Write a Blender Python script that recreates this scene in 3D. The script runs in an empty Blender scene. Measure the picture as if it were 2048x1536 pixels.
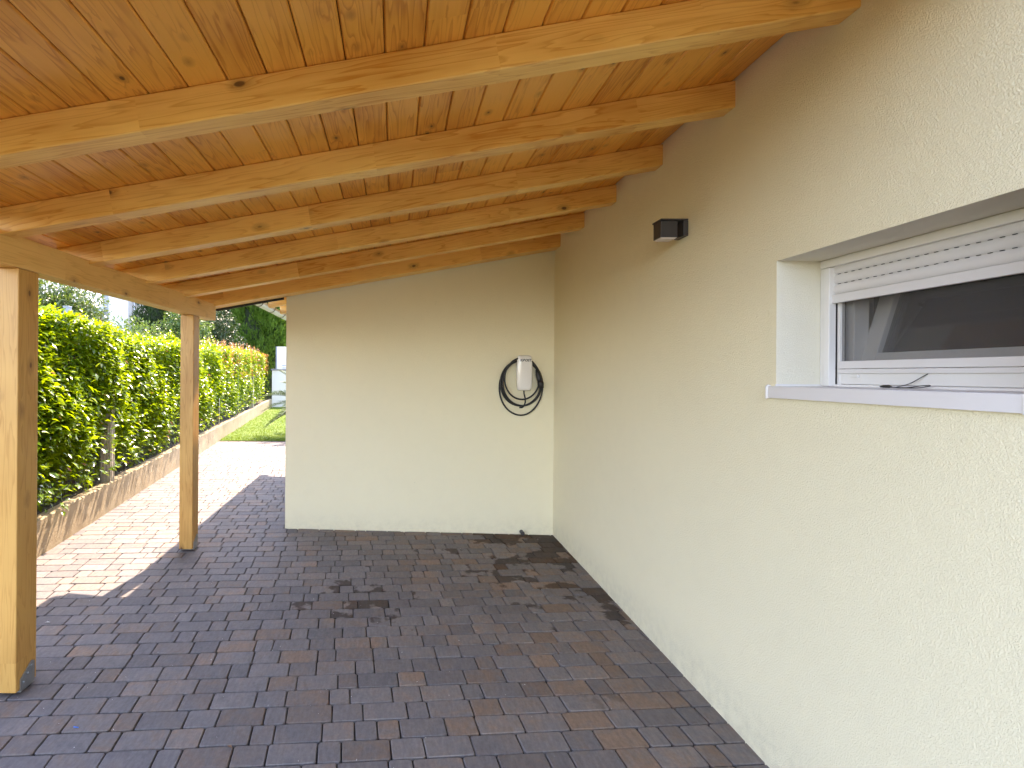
import bpy, bmesh, math, random
import numpy as np
from mathutils import Vector, Matrix, noise as mnoise

random.seed(7)
rng = np.random.default_rng(7)
sc = bpy.context.scene
COL = sc.collection
R = math.radians

# ------------------------------------------------------------------ camera
EYE = 1.7311
cam_d = bpy.data.cameras.new("camera")
cam = bpy.data.objects.new("camera", cam_d)
COL.objects.link(cam)
cam_d.sensor_width = 36.0
cam_d.lens = 1080 / 2048 * 36
cam_d.shift_x = (1024 - 788) / 2048
cam_d.shift_y = -(768 - 749) / 2048
cam_d.clip_start = 0.05
cam_d.clip_end = 2000
cam.location = (0, 0, EYE)
cam.rotation_euler = (R(90), -0.007, 0)
sc.camera = cam

# ------------------------------------------------------------------ sky, sun, exposure
SUN_DIR = Vector((0.17, 1.0, 1.40)).normalized()          # towards the sun
elev = math.asin(SUN_DIR.z)
azim = math.atan2(SUN_DIR.x, SUN_DIR.y)
w = bpy.data.worlds.new("World")
sc.world = w
w.use_nodes = True
nt = w.node_tree
bg = nt.nodes["Background"]
sky = nt.nodes.new("ShaderNodeTexSky")
sky.sky_type = 'NISHITA'
sky.sun_disc = False
sky.sun_elevation = elev
sky.sun_rotation = azim
sky.air_density = 0.8
sky.dust_density = 0.6
sky.ozone_density = 0.3
nt.links.new(sky.outputs[0], bg.inputs[0])
bg.inputs[1].default_value = 0.15
sun_d = bpy.data.lights.new("sun", 'SUN')
sun_d.energy = 2.0
sun_d.angle = R(0.53)
sun_d.color = (1.0, 0.93, 0.82)
sun = bpy.data.objects.new("sun", sun_d)
COL.objects.link(sun)
sun.rotation_euler = (-SUN_DIR).to_track_quat('-Z', 'Y').to_euler()
sun.location = (4, 8, 14)
vs = sc.view_settings
vs.view_transform = 'Standard'
vs.look = 'None'
vs.exposure = 3.27
vs.gamma = 1.0
vs.use_white_balance = True          # camera set for open shade
vs.white_balance_temperature = 7700
vs.white_balance_tint = 20
vs.use_curve_mapping = False
sc.cycles.use_denoising = True
sc.cycles.max_bounces = 9
sc.cycles.diffuse_bounces = 6
sc.cycles.use_adaptive_sampling = True
sc.cycles.adaptive_threshold = 0.02
sc.cycles.glossy_bounces = 4
sc.cycles.transmission_bounces = 6
sc.cycles.transparent_max_bounces = 12
sc.cycles.caustics_reflective = False
sc.cycles.caustics_refractive = False
sc.cycles.sample_clamp_indirect = 8.0

# ------------------------------------------------------------------ helpers
def tag(o, label=None, cat=None, group=None, kind=None):
    if label: o["label"] = label
    if cat: o["category"] = cat
    if group: o["group"] = group
    if kind: o["kind"] = kind
    return o

def wloc(o):
    v = Vector((0, 0, 0))
    while o is not None:
        v += o.location
        o = o.parent
    return v

def empty(name, loc=(0, 0, 0)):
    o = bpy.data.objects.new(name, None)
    o.location = loc
    o.empty_display_size = 0.1
    COL.objects.link(o)
    return o

class MB:
    """collects vertices and faces in world space"""
    def __init__(s):
        s.v = []; s.f = []; s.m = []
    def add(s, vs_, fs, mi=0):
        o = len(s.v)
        s.v += [tuple(p) for p in vs_]
        s.f += [tuple(i + o for i in f) for f in fs]
        s.m += [mi] * len(fs)
        return s
    def box(s, x0, x1, y0, y1, z0, z1, mi=0):
        return s.add([(x0,y0,z0),(x1,y0,z0),(x1,y1,z0),(x0,y1,z0),(x0,y0,z1),(x1,y0,z1),(x1,y1,z1),(x0,y1,z1)],
                     [(0,3,2,1),(4,5,6,7),(0,1,5,4),(1,2,6,5),(2,3,7,6),(3,0,4,7)], mi)
    def prism(s, poly, axis, a, b, mi=0):
        """extrude a 2D polygon along an axis ('x','y','z') between a and b"""
        def p(q, t):
            return {'x': (t, q[0], q[1]), 'y': (q[0], t, q[1]), 'z': (q[0], q[1], t)}[axis]
        n = len(poly)
        vs_ = [p(q, a) for q in poly] + [p(q, b) for q in poly]
        fs = [tuple(range(n))[::-1], tuple(range(n, 2*n))]
        fs += [(i, (i+1) % n, n + (i+1) % n, n + i) for i in range(n)]
        return s.add(vs_, fs, mi)
    def tube(s, pts, r, n=8, mi=0, closed=False, caps=True):
        pts = [Vector(p) for p in pts]
        m = len(pts)
        rr = r if isinstance(r, (list, tuple)) else [r] * m
        rings = []
        up = Vector((0.13, 0.21, 0.97))
        vs_ = []
        prev = None
        for i, p in enumerate(pts):
            if closed:
                t = pts[(i+1) % m] - pts[i-1]
            else:
                t = pts[min(i+1, m-1)] - pts[max(i-1, 0)]
            t.normalize()
            if prev is None:
                a = t.cross(up)
                if a.length < 1e-3: a = t.cross(Vector((1, 0, 0)))
            else:
                a = prev - t * prev.dot(t)
            a.normalize(); prev = a
            b = t.cross(a)
            for k in range(n):
                an = 2 * math.pi * k / n
                vs_.append(p + (a * math.cos(an) + b * math.sin(an)) * rr[i])
        fs = []
        for i in range(m if closed else m - 1):
            j = (i + 1) % m
            for k in range(n):
                k2 = (k + 1) % n
                fs.append((i*n+k, i*n+k2, j*n+k2, j*n+k))
        if caps and not closed:
            fs.append(tuple(range(n))[::-1])
            fs.append(tuple(range((m-1)*n, m*n)))
        return s.add(vs_, fs, mi)

def build(name, mb, mats, parent=None, origin=None, bevel=0, smooth=False, seg=2, auto=None):
    """ONE mesh object from world-space data; origin = its own pivot"""
    if not isinstance(mats, (list, tuple)): mats = [mats]
    V_ = np.array([tuple(p) for p in mb.v], dtype=float)
    if origin is None:
        origin = Vector(((V_[:,0].min()+V_[:,0].max())/2, (V_[:,1].min()+V_[:,1].max())/2, V_[:,2].min()))
    origin = Vector(origin)
    me = bpy.data.meshes.new(name)
    me.from_pydata([tuple(p) for p in (V_ - np.array(origin))], [], mb.f)
    for m in mats: me.materials.append(m)
    if len(mats) > 1:
        me.polygons.foreach_set("material_index", mb.m)
    bm = bmesh.new(); bm.from_mesh(me)
    bmesh.ops.recalc_face_normals(bm, faces=bm.faces)
    bm.to_mesh(me); bm.free()
    if smooth:
        me.polygons.foreach_set("use_smooth", [True] * len(me.polygons))
    me.update()
    o = bpy.data.objects.new(name, me)
    COL.objects.link(o)
    if parent is not None:
        o.parent = parent
        o.location = origin - wloc(parent)
    else:
        o.location = origin
    if bevel:
        md = o.modifiers.new("bevel", 'BEVEL')
        md.width = bevel; md.segments = seg; md.limit_method = 'ANGLE'; md.angle_limit = R(40)
        md.harden_normals = False
    return o

def raw_mesh(name, V_, F_, mat, parent=None, smooth=False, loc=(0, 0, 0)):
    """fast mesh from numpy arrays; F_ is (n,3) or (n,4)"""
    me = bpy.data.meshes.new(name)
    n, k = F_.shape
    me.vertices.add(len(V_))
    me.vertices.foreach_set("co", np.ascontiguousarray(V_, dtype=np.float32).ravel())
    me.loops.add(n * k)
    me.loops.foreach_set("vertex_index", np.ascontiguousarray(F_, dtype=np.int32).ravel())
    me.polygons.add(n)
    me.polygons.foreach_set("loop_start", np.arange(0, n * k, k, dtype=np.int32))
    me.polygons.foreach_set("loop_total", np.full(n, k, dtype=np.int32))
    if smooth:
        me.polygons.foreach_set("use_smooth", np.ones(n, dtype=bool))
    me.update(calc_edges=True)
    me.materials.append(mat)
    o = bpy.data.objects.new(name, me)
    COL.objects.link(o)
    if parent is not None:
        o.parent = parent
        o.location = Vector(loc) - wloc(parent)
    else:
        o.location = loc
    return o

# ------------------------------------------------------------------ material helpers
class NT:
    def __init__(s, name):
        s.m = bpy.data.materials.new(name)
        s.m.use_nodes = True
        s.t = s.m.node_tree
        s.b = s.t.nodes["Principled BSDF"]
        s.out = s.t.nodes["Material Output"]
    def n(s, typ, **kw):
        nd = s.t.nodes.new(typ)
        for k, v in kw.items(): setattr(nd, k, v)
        return nd
    def l(s, a, b): s.t.links.new(a, b)
    def set(s, **kw):
        for k, v in kw.items():
            s.b.inputs[k.replace('_', ' ')].default_value = v
    def val(s, x):
        return x
    def math(s, op, a, b=None, c=None, clamp=False):
        nd = s.n("ShaderNodeMath", operation=op); nd.use_clamp = clamp
        for i, x in enumerate((a, b, c)):
            if x is None: continue
            if isinstance(x, (int, float)): nd.inputs[i].default_value = x
            else: s.l(x, nd.inputs[i])
        return nd.outputs[0]
    def vmath(s, op, a, b=None):
        nd = s.n("ShaderNodeVectorMath", operation=op)
        for i, x in enumerate((a, b)):
            if x is None: continue
            if isinstance(x, (tuple, list)): nd.inputs[i].default_value = x
            else: s.l(x, nd.inputs[i])
        return nd.outputs[0]
    def noise(s, vec, scale, detail=4, rough=0.55, dist=0.0, col=False):
        nd = s.n("ShaderNodeTexNoise")
        if vec is not None: s.l(vec, nd.inputs["Vector"])
        nd.inputs["Scale"].default_value = scale
        nd.inputs["Detail"].default_value = detail
        nd.inputs["Roughness"].default_value = rough
        nd.inputs["Distortion"].default_value = dist
        return nd.outputs["Color" if col else "Fac"]
    def ramp(s, fac, stops, interp='LINEAR'):
        nd = s.n("ShaderNodeValToRGB")
        cr = nd.color_ramp; cr.interpolation = interp
        while len(cr.elements) < len(stops): cr.elements.new(0.5)
        for e, (p, c) in zip(cr.elements, stops):
            e.position = p
            e.color = (c, c, c, 1) if isinstance(c, (int, float)) else (*c, 1)
        s.l(fac, nd.inputs[0])
        return nd.outputs[0]
    def mix(s, fac, a, b, mode='MIX'):
        nd = s.n("ShaderNodeMix", data_type='RGBA', blend_type=mode)
        for i, x in ((0, fac), (6, a), (7, b)):
            if isinstance(x, (int, float)): nd.inputs[i].default_value = x
            elif isinstance(x, (tuple, list)): nd.inputs[i].default_value = (*x, 1)
            else: s.l(x, nd.inputs[i])
        return nd.outputs[2]
    def bump(s, h, strength, dist):
        nd = s.n("ShaderNodeBump")
        nd.inputs["Strength"].default_value = strength
        nd.inputs["Distance"].default_value = dist
        s.l(h, nd.inputs["Height"])
        s.l(nd.outputs[0], s.b.inputs["Normal"])
        return nd
    def obj_rand(s):
        return s.n("ShaderNodeObjectInfo").outputs["Random"]
    def pos(s):
        return s.n("ShaderNodeNewGeometry").outputs["Position"]
    def objco(s):
        return s.n("ShaderNodeTexCoord").outputs["Object"]

def plain(name, col, rough=0.5, metal=0.0, spec=0.5, var=0.0, vscale=8.0, bump=0.0):
    m = NT(name)
    m.set(Base_Color=(*col, 1), Roughness=rough, Metallic=metal)
    m.b.inputs["Specular IOR Level"].default_value = spec
    if var or bump:
        nz = m.noise(m.pos(), vscale, 5)
        if var:
            c = m.mix(nz, tuple(x * (1 - var) for x in col), tuple(min(1, x * (1 + var)) for x in col))
            m.l(c, m.b.inputs["Base Color"])
        if bump:
            m.bump(m.noise(m.pos(), vscale * 12, 4), 0.6, bump)
    return m.m

def wood(name, axis, light, dark, knot, rough=0.42, lam=1.3, ks=(3.6, 6.8, 6.8), kg=0.62):
    """spruce: rings stretched along one local axis, knots, glued lengths"""
    m = NT(name)
    rnd = m.obj_rand()
    co = m.objco()
    sp = m.n("ShaderNodeSeparateXYZ"); m.l(co, sp.inputs[0])
    order = {'x': (0, 1, 2), 'y': (1, 2, 0), 'z': (2, 0, 1)}[axis]
    L, A, B = (sp.outputs[i] for i in order)
    off = m.math('MULTIPLY', rnd, 37.0)
    # glued lengths: every lam metres another piece
    cell = m.math('FLOOR', m.math('ADD', m.math('DIVIDE', L, lam), m.math('MULTIPLY', rnd, 9.0)))
    wn = m.n("ShaderNodeTexWhiteNoise", noise_dimensions='2D')
    cc = m.n("ShaderNodeCombineXYZ"); m.l(cell, cc.inputs[0]); m.l(off, cc.inputs[1])
    m.l(cc.outputs[0], wn.inputs["Vector"])
    piece = wn.outputs["Value"]
    off2 = m.math('ADD', off, m.math('MULTIPLY', piece, 11.0))
    v = m.n("ShaderNodeCombineXYZ")
    m.l(m.math('ADD', L, off2), v.inputs[0])
    m.l(m.math('ADD', A, off2), v.inputs[1])
    m.l(m.math('ADD', B, off), v.inputs[2])
    base = v.outputs[0]
    # knots
    kv = m.vmath('MULTIPLY', base, ks)
    kd = m.noise(base, 9.0, 3, col=True)
    sn = m.n("ShaderNodeVectorMath", operation='SCALE'); m.l(kd, sn.inputs[0]); sn.inputs["Scale"].default_value = 0.16
    kv2 = m.vmath('ADD', kv, sn.outputs[0])
    vo = m.n("ShaderNodeTexVoronoi", feature='F1'); m.l(kv2, vo.inputs["Vector"]); vo.inputs["Scale"].default_value = 1.0
    vo.inputs["Randomness"].default_value = 1.0
    vc = m.n("ShaderNodeSeparateXYZ"); m.l(vo.outputs["Color"], vc.inputs[0])
    gate = m.math('LESS_THAN', vc.outputs[0], kg)
    dist = m.math('ADD', vo.outputs["Distance"], m.math('MULTIPLY', m.math('SUBTRACT', 1.0, gate), 5.0))
    swirl = m.math('DIVIDE', 0.012, m.math('ADD', m.math('MULTIPLY', dist, dist), 0.02))
    # growth rings
    gv = m.vmath('MULTIPLY', base, (0.55, 9.0, 9.0))
    n1 = m.noise(gv, 1.1, 3, 0.5)
    ringc = m.math('ADD', m.math('MULTIPLY', n1, 15.0), m.math('MULTIPLY', swirl, 2.4))
    ring = m.math('FRACT', ringc)
    ringp = m.ramp(ring, [(0.0, 0.0), (0.62, 0.28), (0.9, 1.0), (1.0, 0.0)])
    fv = m.vmath('MULTIPLY', base, (2.5, 150.0, 150.0))
    fine = m.noise(fv, 1.0, 3, 0.6)
    big = m.noise(m.vmath('MULTIPLY', base, (1.3, 4.0, 4.0)), 1.4, 3)
    g = m.math('ADD', m.math('MULTIPLY', ringp, 0.50), m.math('MULTIPLY', fine, 0.32))
    g = m.math('ADD', g, m.math('MULTIPLY', m.math('SUBTRACT', big, 0.55), 1.5))
    g = m.math('ADD', g, m.math('MULTIPLY', m.math('SUBTRACT', piece, 0.5), 0.36))
    g = m.math('ADD', g, m.math('MULTIPLY', m.math('SUBTRACT', rnd, 0.5), 0.42))
    col = m.ramp(g, [(0.0, light), (0.28, tuple(0.75*a+0.25*b for a, b in zip(light, dark))), (0.95, dark)])
    halo = m.ramp(dist, [(0.0, 1.0), (0.10, 0.75), (0.24, 0.0)])
    col = m.mix(m.math('MULTIPLY', halo, 0.55), col, tuple(0.35*a+0.65*b for a, b in zip(dark, knot)))
    core = m.ramp(dist, [(0.0, 1.0), (0.055, 1.0), (0.085, 0.0)])
    col = m.mix(m.math('MULTIPLY', core, 0.85), col, knot)
    m.l(col, m.b.inputs["Base Color"])
    m.l(m.math('ADD', rough, m.math('MULTIPLY', m.math('SUBTRACT', fine, 0.5), 0.2)), m.b.inputs["Roughness"])
    m.b.inputs["Specular IOR Level"].default_value = 0.45
    m.bump(m.math('ADD', m.math('MULTIPLY', fine, 0.6), m.math('MULTIPLY', ringp, 0.25)), 0.25, 0.002)
    return m.m

def stucco(name, col, grain=1.0):
    m = NT(name)
    p = m.pos()
    big = m.noise(p, 1.3, 4)
    mid = m.noise(p, 9.0, 4)
    c = m.mix(m.math('MULTIPLY', big, 0.6), col, tuple(x * 0.93 for x in col))
    c = m.mix(m.math('MULTIPLY', m.ramp(mid, [(0.45, 0.0), (0.8, 1.0)]), 0.10), c, tuple(x * 0.8 for x in col))
    # splash dirt close to the paving, small marks
    sp = m.n("ShaderNodeSeparateXYZ"); m.l(p, sp.inputs[0])
    low = m.ramp(sp.outputs[2], [(0.05, 1.0), (0.30, 0.0)])
    dirt = m.math('MULTIPLY', low, m.ramp(m.noise(p, 14.0, 6, 0.7), [(0.42, 0.0), (0.72, 1.0)]))
    c = m.mix(m.math('MULTIPLY', dirt, 0.30), c, (0.30, 0.26, 0.19))
    spots = m.ramp(m.noise(p, 34.0, 2), [(0.76, 0.0), (0.79, 1.0)])
    c = m.mix(m.math('MULTIPLY', spots, 0.25), c, (0.28, 0.25, 0.18))
    m.l(c, m.b.inputs["Base Color"])
    m.set(Roughness=0.88)
    m.b.inputs["Specular IOR Level"].default_value = 0.25
    g1 = m.noise(p, 165.0 * grain, 3, 0.6, 0.6)
    g2 = m.noise(p, 330.0 * grain, 2, 0.5)
    g3 = m.noise(p, 28.0, 2)
    h = m.math('ADD', m.ramp(g1, [(0.35, 0.0), (0.62, 1.0)]), m.math('MULTIPLY', g2, 0.35))
    h = m.math('ADD', h, m.math('MULTIPLY', g3, 0.5))
    m.bump(h, 0.7, 0.0023)
    return m.m

def leafmat(name, c1, c2, tcol, rough=0.3, trans=0.4, spec=0.5, red=None):
    m = NT(name)
    g = m.n("ShaderNodeNewGeometry")
    rnd = g.outputs["Random Per Island"]
    col = m.ramp(rnd, [(0.0, c1), (0.7, tuple((a+b)/2 for a, b in zip(c1, c2))), (1.0, c2)])
    if red is not None:
        col = m.mix(m.math('GREATER_THAN', rnd, red[0]), col, red[1])
    m.l(col, m.b.inputs["Base Color"])
    m.set(Roughness=rough)
    m.b.inputs["Specular IOR Level"].default_value = spec
    tr = m.n("ShaderNodeBsdfTranslucent")
    tm = m.mix(rnd, tcol, tuple(x * 0.7 for x in tcol))
    m.l(tm, tr.inputs[0])
    mx = m.n("ShaderNodeMixShader")
    mx.inputs[0].default_value = trans
    m.l(m.b.outputs[0], mx.inputs[1]); m.l(tr.outputs[0], mx.inputs[2])
    m.l(mx.outputs[0], m.out.inputs[0])
    return m.m

def paver_mat(name, island):
    m = NT(name)
    if island:
        rnd = m.n("ShaderNodeNewGeometry").outputs["Random Per Island"]
    else:
        rnd = m.obj_rand()
    p = m.pos()
    o = m.n("ShaderNodeCombineXYZ"); m.l(m.math('MULTIPLY', rnd, 53.0), o.inputs[0]); m.l(m.math('MULTIPLY', rnd, 31.0), o.inputs[1])
    q = m.vmath('ADD', p, o.outputs[0])
    wn = m.n("ShaderNodeTexWhiteNoise", noise_dimensions='1D'); m.l(m.math('MULTIPLY', rnd, 917.0), wn.inputs["W"])
    r2 = wn.outputs["Value"]
    cloud = m.noise(q, 8.0, 6, 0.68, 0.6)
    sx_ = m.n('ShaderNodeSeparateXYZ'); m.l(p, sx_.inputs[0]); X_ = sx_.outputs[0]
    t = m.math('ADD', m.math('MULTIPLY', cloud, 1.75), m.math('MULTIPLY', m.math('POWER', rnd, 2.0), 0.55))
    t = m.math('ADD', t, m.math('MULTIPLY', X_, 0.07))
    t = m.math('SUBTRACT', t, 0.53)
    col = m.ramp(t, [(0.05, (0.136, 0.126, 0.125)), (0.35, (0.162, 0.144, 0.137)), (0.6, (0.178, 0.148, 0.130)), (0.95, (0.218, 0.146, 0.102))])
    fine = m.noise(q, 60.0, 6, 0.7)
    col = m.mix(0.55, col, m.mix(fine, (0.35, 0.35, 0.36), (1.55, 1.55, 1.52)), 'MULTIPLY')
    col = m.mix(1.0, col, m.mix(r2, (0.82, 0.82, 0.84), (1.18, 1.17, 1.16)), 'MULTIPLY')
    streak = m.noise(m.vmath('MULTIPLY', q, (60.0, 14.0, 20.0)), 1.0, 5, 0.7)
    col = m.mix(0.5, col, m.mix(m.ramp(streak, [(0.3, 0.0), (0.7, 1.0)]), (0.62, 0.60, 0.60), (1.38, 1.36, 1.36)), 'MULTIPLY')
    # pale lime bloom
    bloom = m.ramp(m.noise(q, 11.0, 6, 0.75, 1.0), [(0.60, 0.0), (0.80, 1.0)])
    col = m.mix(m.math('MULTIPLY', bloom, 0.28), col, (0.20, 0.19, 0.195))
    # water stains: gather near the inner corner and along the house wall
    sp = m.n("ShaderNodeSeparateXYZ"); m.l(p, sp.inputs[0])
    X, Y = sp.outputs[0], sp.outputs[1]
    wall = m.ramp(m.math('MULTIPLY', m.math('ADD', X, 0.35), 0.5), [(0.0, 0.0), (1.0, 1.0)])
    back = m.ramp(m.math('MULTIPLY', m.math('SUBTRACT', Y, 2.3), 0.30), [(0.0, 0.0), (1.0, 1.0)])
    mid = m.math('SUBTRACT', 1.0, m.math('MULTIPLY', m.math('ABSOLUTE', m.math('SUBTRACT', Y, 4.0)), 1.1), clamp=True)
    mid = m.math('MULTIPLY', mid, m.math('SUBTRACT', 1.0, m.math('MULTIPLY', m.math('ABSOLUTE', m.math('SUBTRACT', X, -0.2)), 1.0), clamp=True))
    reg = m.math('MAXIMUM', m.math('MULTIPLY', wall, back), m.math('MULTIPLY', mid, 0.62))
    sn = m.math('ADD', m.math('MULTIPLY', m.noise(p, 2.6, 4, 0.55), 0.75), m.math('MULTIPLY', r2, 0.24))
    sn = m.math('ADD', sn, m.math('MULTIPLY', m.noise(q, 9.0, 3), 0.26))
    sn = m.math('ADD', sn, m.math('MULTIPLY', reg, 0.385))
    wet = m.ramp(sn, [(0.865, 0.0), (0.90, 1.0)])
    wet = m.math('MULTIPLY', wet, m.ramp(reg, [(0.04, 0.0), (0.2, 1.0)]))
    col = m.mix(m.math('MULTIPLY', wet, 0.78), col, m.mix(1.0, col, (0.24, 0.18, 0.13), 'MULTIPLY'))
    m.l(col, m.b.inputs["Base Color"])
    m.set(Roughness=0.68)
    m.l(m.math('SUBTRACT', 0.40, m.math('MULTIPLY', wet, 0.25)), m.b.inputs["Specular IOR Level"])
    h = m.math('ADD', m.math('MULTIPLY', m.noise(q, 45.0, 5, 0.65), 1.0), m.math('MULTIPLY', m.noise(q, 12.0, 3), 0.8))
    m.bump(h, 0.55, 0.004)
    return m.m

M = {}
M['rafter'] = wood("spruce_rafter", 'x', (0.90, 0.55, 0.16), (0.62, 0.255, 0.036), (0.10, 0.040, 0.014))
M['eave_rafter'] = M['rafter']
M['board'] = wood("stained_boards", 'y', (0.84, 0.405, 0.072), (0.48, 0.150, 0.015), (0.075, 0.026, 0.008), rough=0.36, lam=2.6, ks=(6.0, 0.9, 9.5), kg=0.72)
M['beam'] = wood("spruce_beam", 'y', (0.80, 0.48, 0.16), (0.60, 0.30, 0.07), (0.13, 0.055, 0.02))
M['post'] = wood("spruce_post", 'z', (0.60, 0.325, 0.09), (0.40, 0.175, 0.034), (0.11, 0.042, 0.014), lam=3.0, ks=(4.0, 6.5, 6.5), kg=0.75)
M['stucco'] = stucco("cream_render", (0.835, 0.760, 0.545))
M['reveal'] = stucco("smooth_cream_render", (0.86, 0.81, 0.67), grain=2.2)
M['paver'] = paver_mat("paving_stone", False)
M['paver_far'] = paver_mat("paving_stone_field", True)
M['joint'] = plain("joint_sand", (0.028, 0.023, 0.019), 0.95, var=0.4, vscale=20, bump=0.003)
M['pvc'] = plain("white_window_profile", (0.72, 0.70, 0.68), 0.32, spec=0.5, var=0.02)
M['alu'] = plain("white_coated_aluminium", (0.66, 0.635, 0.63), 0.38, spec=0.5, var=0.02)
M['dark_slot'] = plain("dark_slot", (0.03, 0.03, 0.03), 0.7)
M['anthracite'] = plain("anthracite_paint", (0.035, 0.032, 0.034), 0.45, var=0.1)
M['lens'] = plain("frosted_lens", (0.62, 0.55, 0.52), 0.35)
M['charger_white'] = plain("glossy_white_plastic", (0.78, 0.75, 0.72), 0.12, spec=0.6)
M['black_rubber'] = plain("black_cable_rubber", (0.012, 0.012, 0.013), 0.5)
M['black_print'] = plain("black_print", (0.01, 0.01, 0.01), 0.6)
M['steel'] = plain("galvanised_steel", (0.42, 0.44, 0.45), 0.42, metal=0.85, var=0.15, vscale=40)
M['gutter'] = plain("zinc_gutter", (0.62, 0.63, 0.64), 0.35, metal=0.7, var=0.1, vscale=20)
M['bracket'] = plain("brown_bracket", (0.09, 0.05, 0.03), 0.5)
M['flashing'] = plain("black_edge_flashing", (0.015, 0.014, 0.014), 0.5)
M['roof_felt'] = plain("dark_roof_cover", (0.10, 0.06, 0.045), 0.9, var=0.2)
M['concrete_post'] = plain("grey_concrete", (0.40, 0.35, 0.29), 0.9, var=0.22, vscale=14, bump=0.003)
M['wire'] = plain("fence_wire", (0.10, 0.11, 0.105), 0.6, metal=0.0)
M['bark'] = plain("bark", (0.10, 0.07, 0.05), 0.95, var=0.4, vscale=18, bump=0.01)
M['stem'] = plain("hedge_stems", (0.13, 0.08, 0.05), 0.9, var=0.3, vscale=18)

# concrete of the low garden wall
m = NT("weathered_concrete")
p = m.pos()
c = m.ramp(m.noise(p, 5.0, 7, 0.65), [(0.25, (0.30, 0.225, 0.130)), (0.5, (0.355, 0.275, 0.170)), (0.78, (0.40, 0.32, 0.21))])
c = m.mix(m.math('MULTIPLY', m.ramp(m.noise(p, 40.0, 4), [(0.55, 0.0), (0.7, 1.0)]), 0.2), c, (0.24, 0.18, 0.12))
m.l(c, m.b.inputs["Base Color"]); m.set(Roughness=0.92)
m.bump(m.math('ADD', m.noise(p, 60.0, 5, 0.7), m.math('MULTIPLY', m.noise(p, 9.0, 3), 1.5)), 0.6, 0.008)
M['kerb'] = m.m

m = NT("dark_soil")
p = m.pos()
m.l(m.ramp(m.noise(p, 24.0, 8, 0.7), [(0.3, (0.035, 0.024, 0.017)), (0.75, (0.12, 0.085, 0.06))]), m.b.inputs["Base Color"])
m.set(Roughness=1.0); m.bump(m.noise(p, 50.0, 6, 0.7), 1.0, 0.02)
M['soil'] = m.m

m = NT("garden_ground")
p = m.pos()
m.l(m.ramp(m.noise(p, 1.2, 7, 0.6), [(0.3, (0.05, 0.075, 0.02)), (0.7, (0.10, 0.11, 0.045))]), m.b.inputs["Base Color"])
m.set(Roughness=1.0)
M['ground'] = m.m

m = NT("lawn_turf")
p = m.pos()
m.l(m.ramp(m.noise(p, 3.0, 7, 0.65), [(0.3, (0.07, 0.13, 0.012)), (0.7, (0.12, 0.19, 0.02))]), m.b.inputs["Base Color"])
m.set(Roughness=0.9); m.bump(m.noise(p, 90.0, 4), 0.8, 0.02)
M['turf'] = m.m
M['grass'] = leafmat("grass_blades", (0.10, 0.17, 0.015), (0.16, 0.24, 0.03), (0.24, 0.34, 0.03), 0.5, 0.4, 0.3)
M['hedge'] = leafmat("hedge_leaves", (0.060, 0.150, 0.014), (0.165, 0.275, 0.020), (0.40, 0.53, 0.008), 0.24, 0.46, 0.6)
M['hedge_red'] = leafmat("young_red_leaves", (0.36, 0.13, 0.05), (0.48, 0.22, 0.08), (0.5, 0.22, 0.06), 0.3, 0.4, 0.5)
M['hedge_core'] = plain("hedge_inner_shade", (0.022, 0.032, 0.012), 1.0, var=0.5, vscale=30)  # dark green painted for the shade deep inside hedge and conifers
M['laurel'] = leafmat("tree_leaves_olive", (0.045, 0.085, 0.022), (0.10, 0.15, 0.04), (0.16, 0.24, 0.04), 0.3, 0.28, 0.5)
M['bushleaf'] = leafmat("tree_leaves_mid", (0.05, 0.10, 0.025), (0.10, 0.17, 0.04), (0.18, 0.28, 0.04), 0.4, 0.3, 0.4)
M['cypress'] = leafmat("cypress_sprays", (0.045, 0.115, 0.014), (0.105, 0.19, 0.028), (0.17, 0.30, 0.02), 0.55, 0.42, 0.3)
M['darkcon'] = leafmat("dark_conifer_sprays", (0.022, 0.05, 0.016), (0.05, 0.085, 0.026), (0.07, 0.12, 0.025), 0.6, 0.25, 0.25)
M['darkbush'] = leafmat("tree_leaves_dark", (0.018, 0.042, 0.014), (0.045, 0.078, 0.026), (0.06, 0.10, 0.025), 0.4, 0.25, 0.4)
M['palm'] = leafmat("palm_leaflets", (0.045, 0.08, 0.03), (0.075, 0.11, 0.04), (0.10, 0.15, 0.03), 0.4, 0.25, 0.4)
M['white_wall'] = plain("white_render", (0.80, 0.77, 0.72), 0.85, var=0.04, vscale=2, bump=0.002)
M['white_sheet'] = plain("white_sheet_panel", (0.80, 0.77, 0.75), 0.5, var=0.03, vscale=3)
M['grey_cap'] = plain("grey_wall_cap", (0.20, 0.20, 0.22), 0.8, var=0.2)
M['nb_grey'] = plain("grey_blue_render", (0.33, 0.35, 0.40), 0.9, var=0.05, vscale=2)
M['nb_white'] = plain("pale_render", (0.66, 0.64, 0.62), 0.9, var=0.05, vscale=2)
M['nb_beige'] = plain("beige_render", (0.58, 0.49, 0.44), 0.9, var=0.05, vscale=2)
M['nb_roof'] = plain("pale_roof_edge", (0.45, 0.48, 0.54), 0.8, var=0.1, vscale=4)
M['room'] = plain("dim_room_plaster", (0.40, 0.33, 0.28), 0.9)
M['blue'] = plain("blue_plastic", (0.02, 0.16, 0.60), 0.35)
M['drygleaf'] = plain("dry_leaf", (0.20, 0.10, 0.05), 0.8, var=0.3, vscale=60)
M['chip'] = plain("pale_chip", (0.62, 0.58, 0.55), 0.8)

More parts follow.
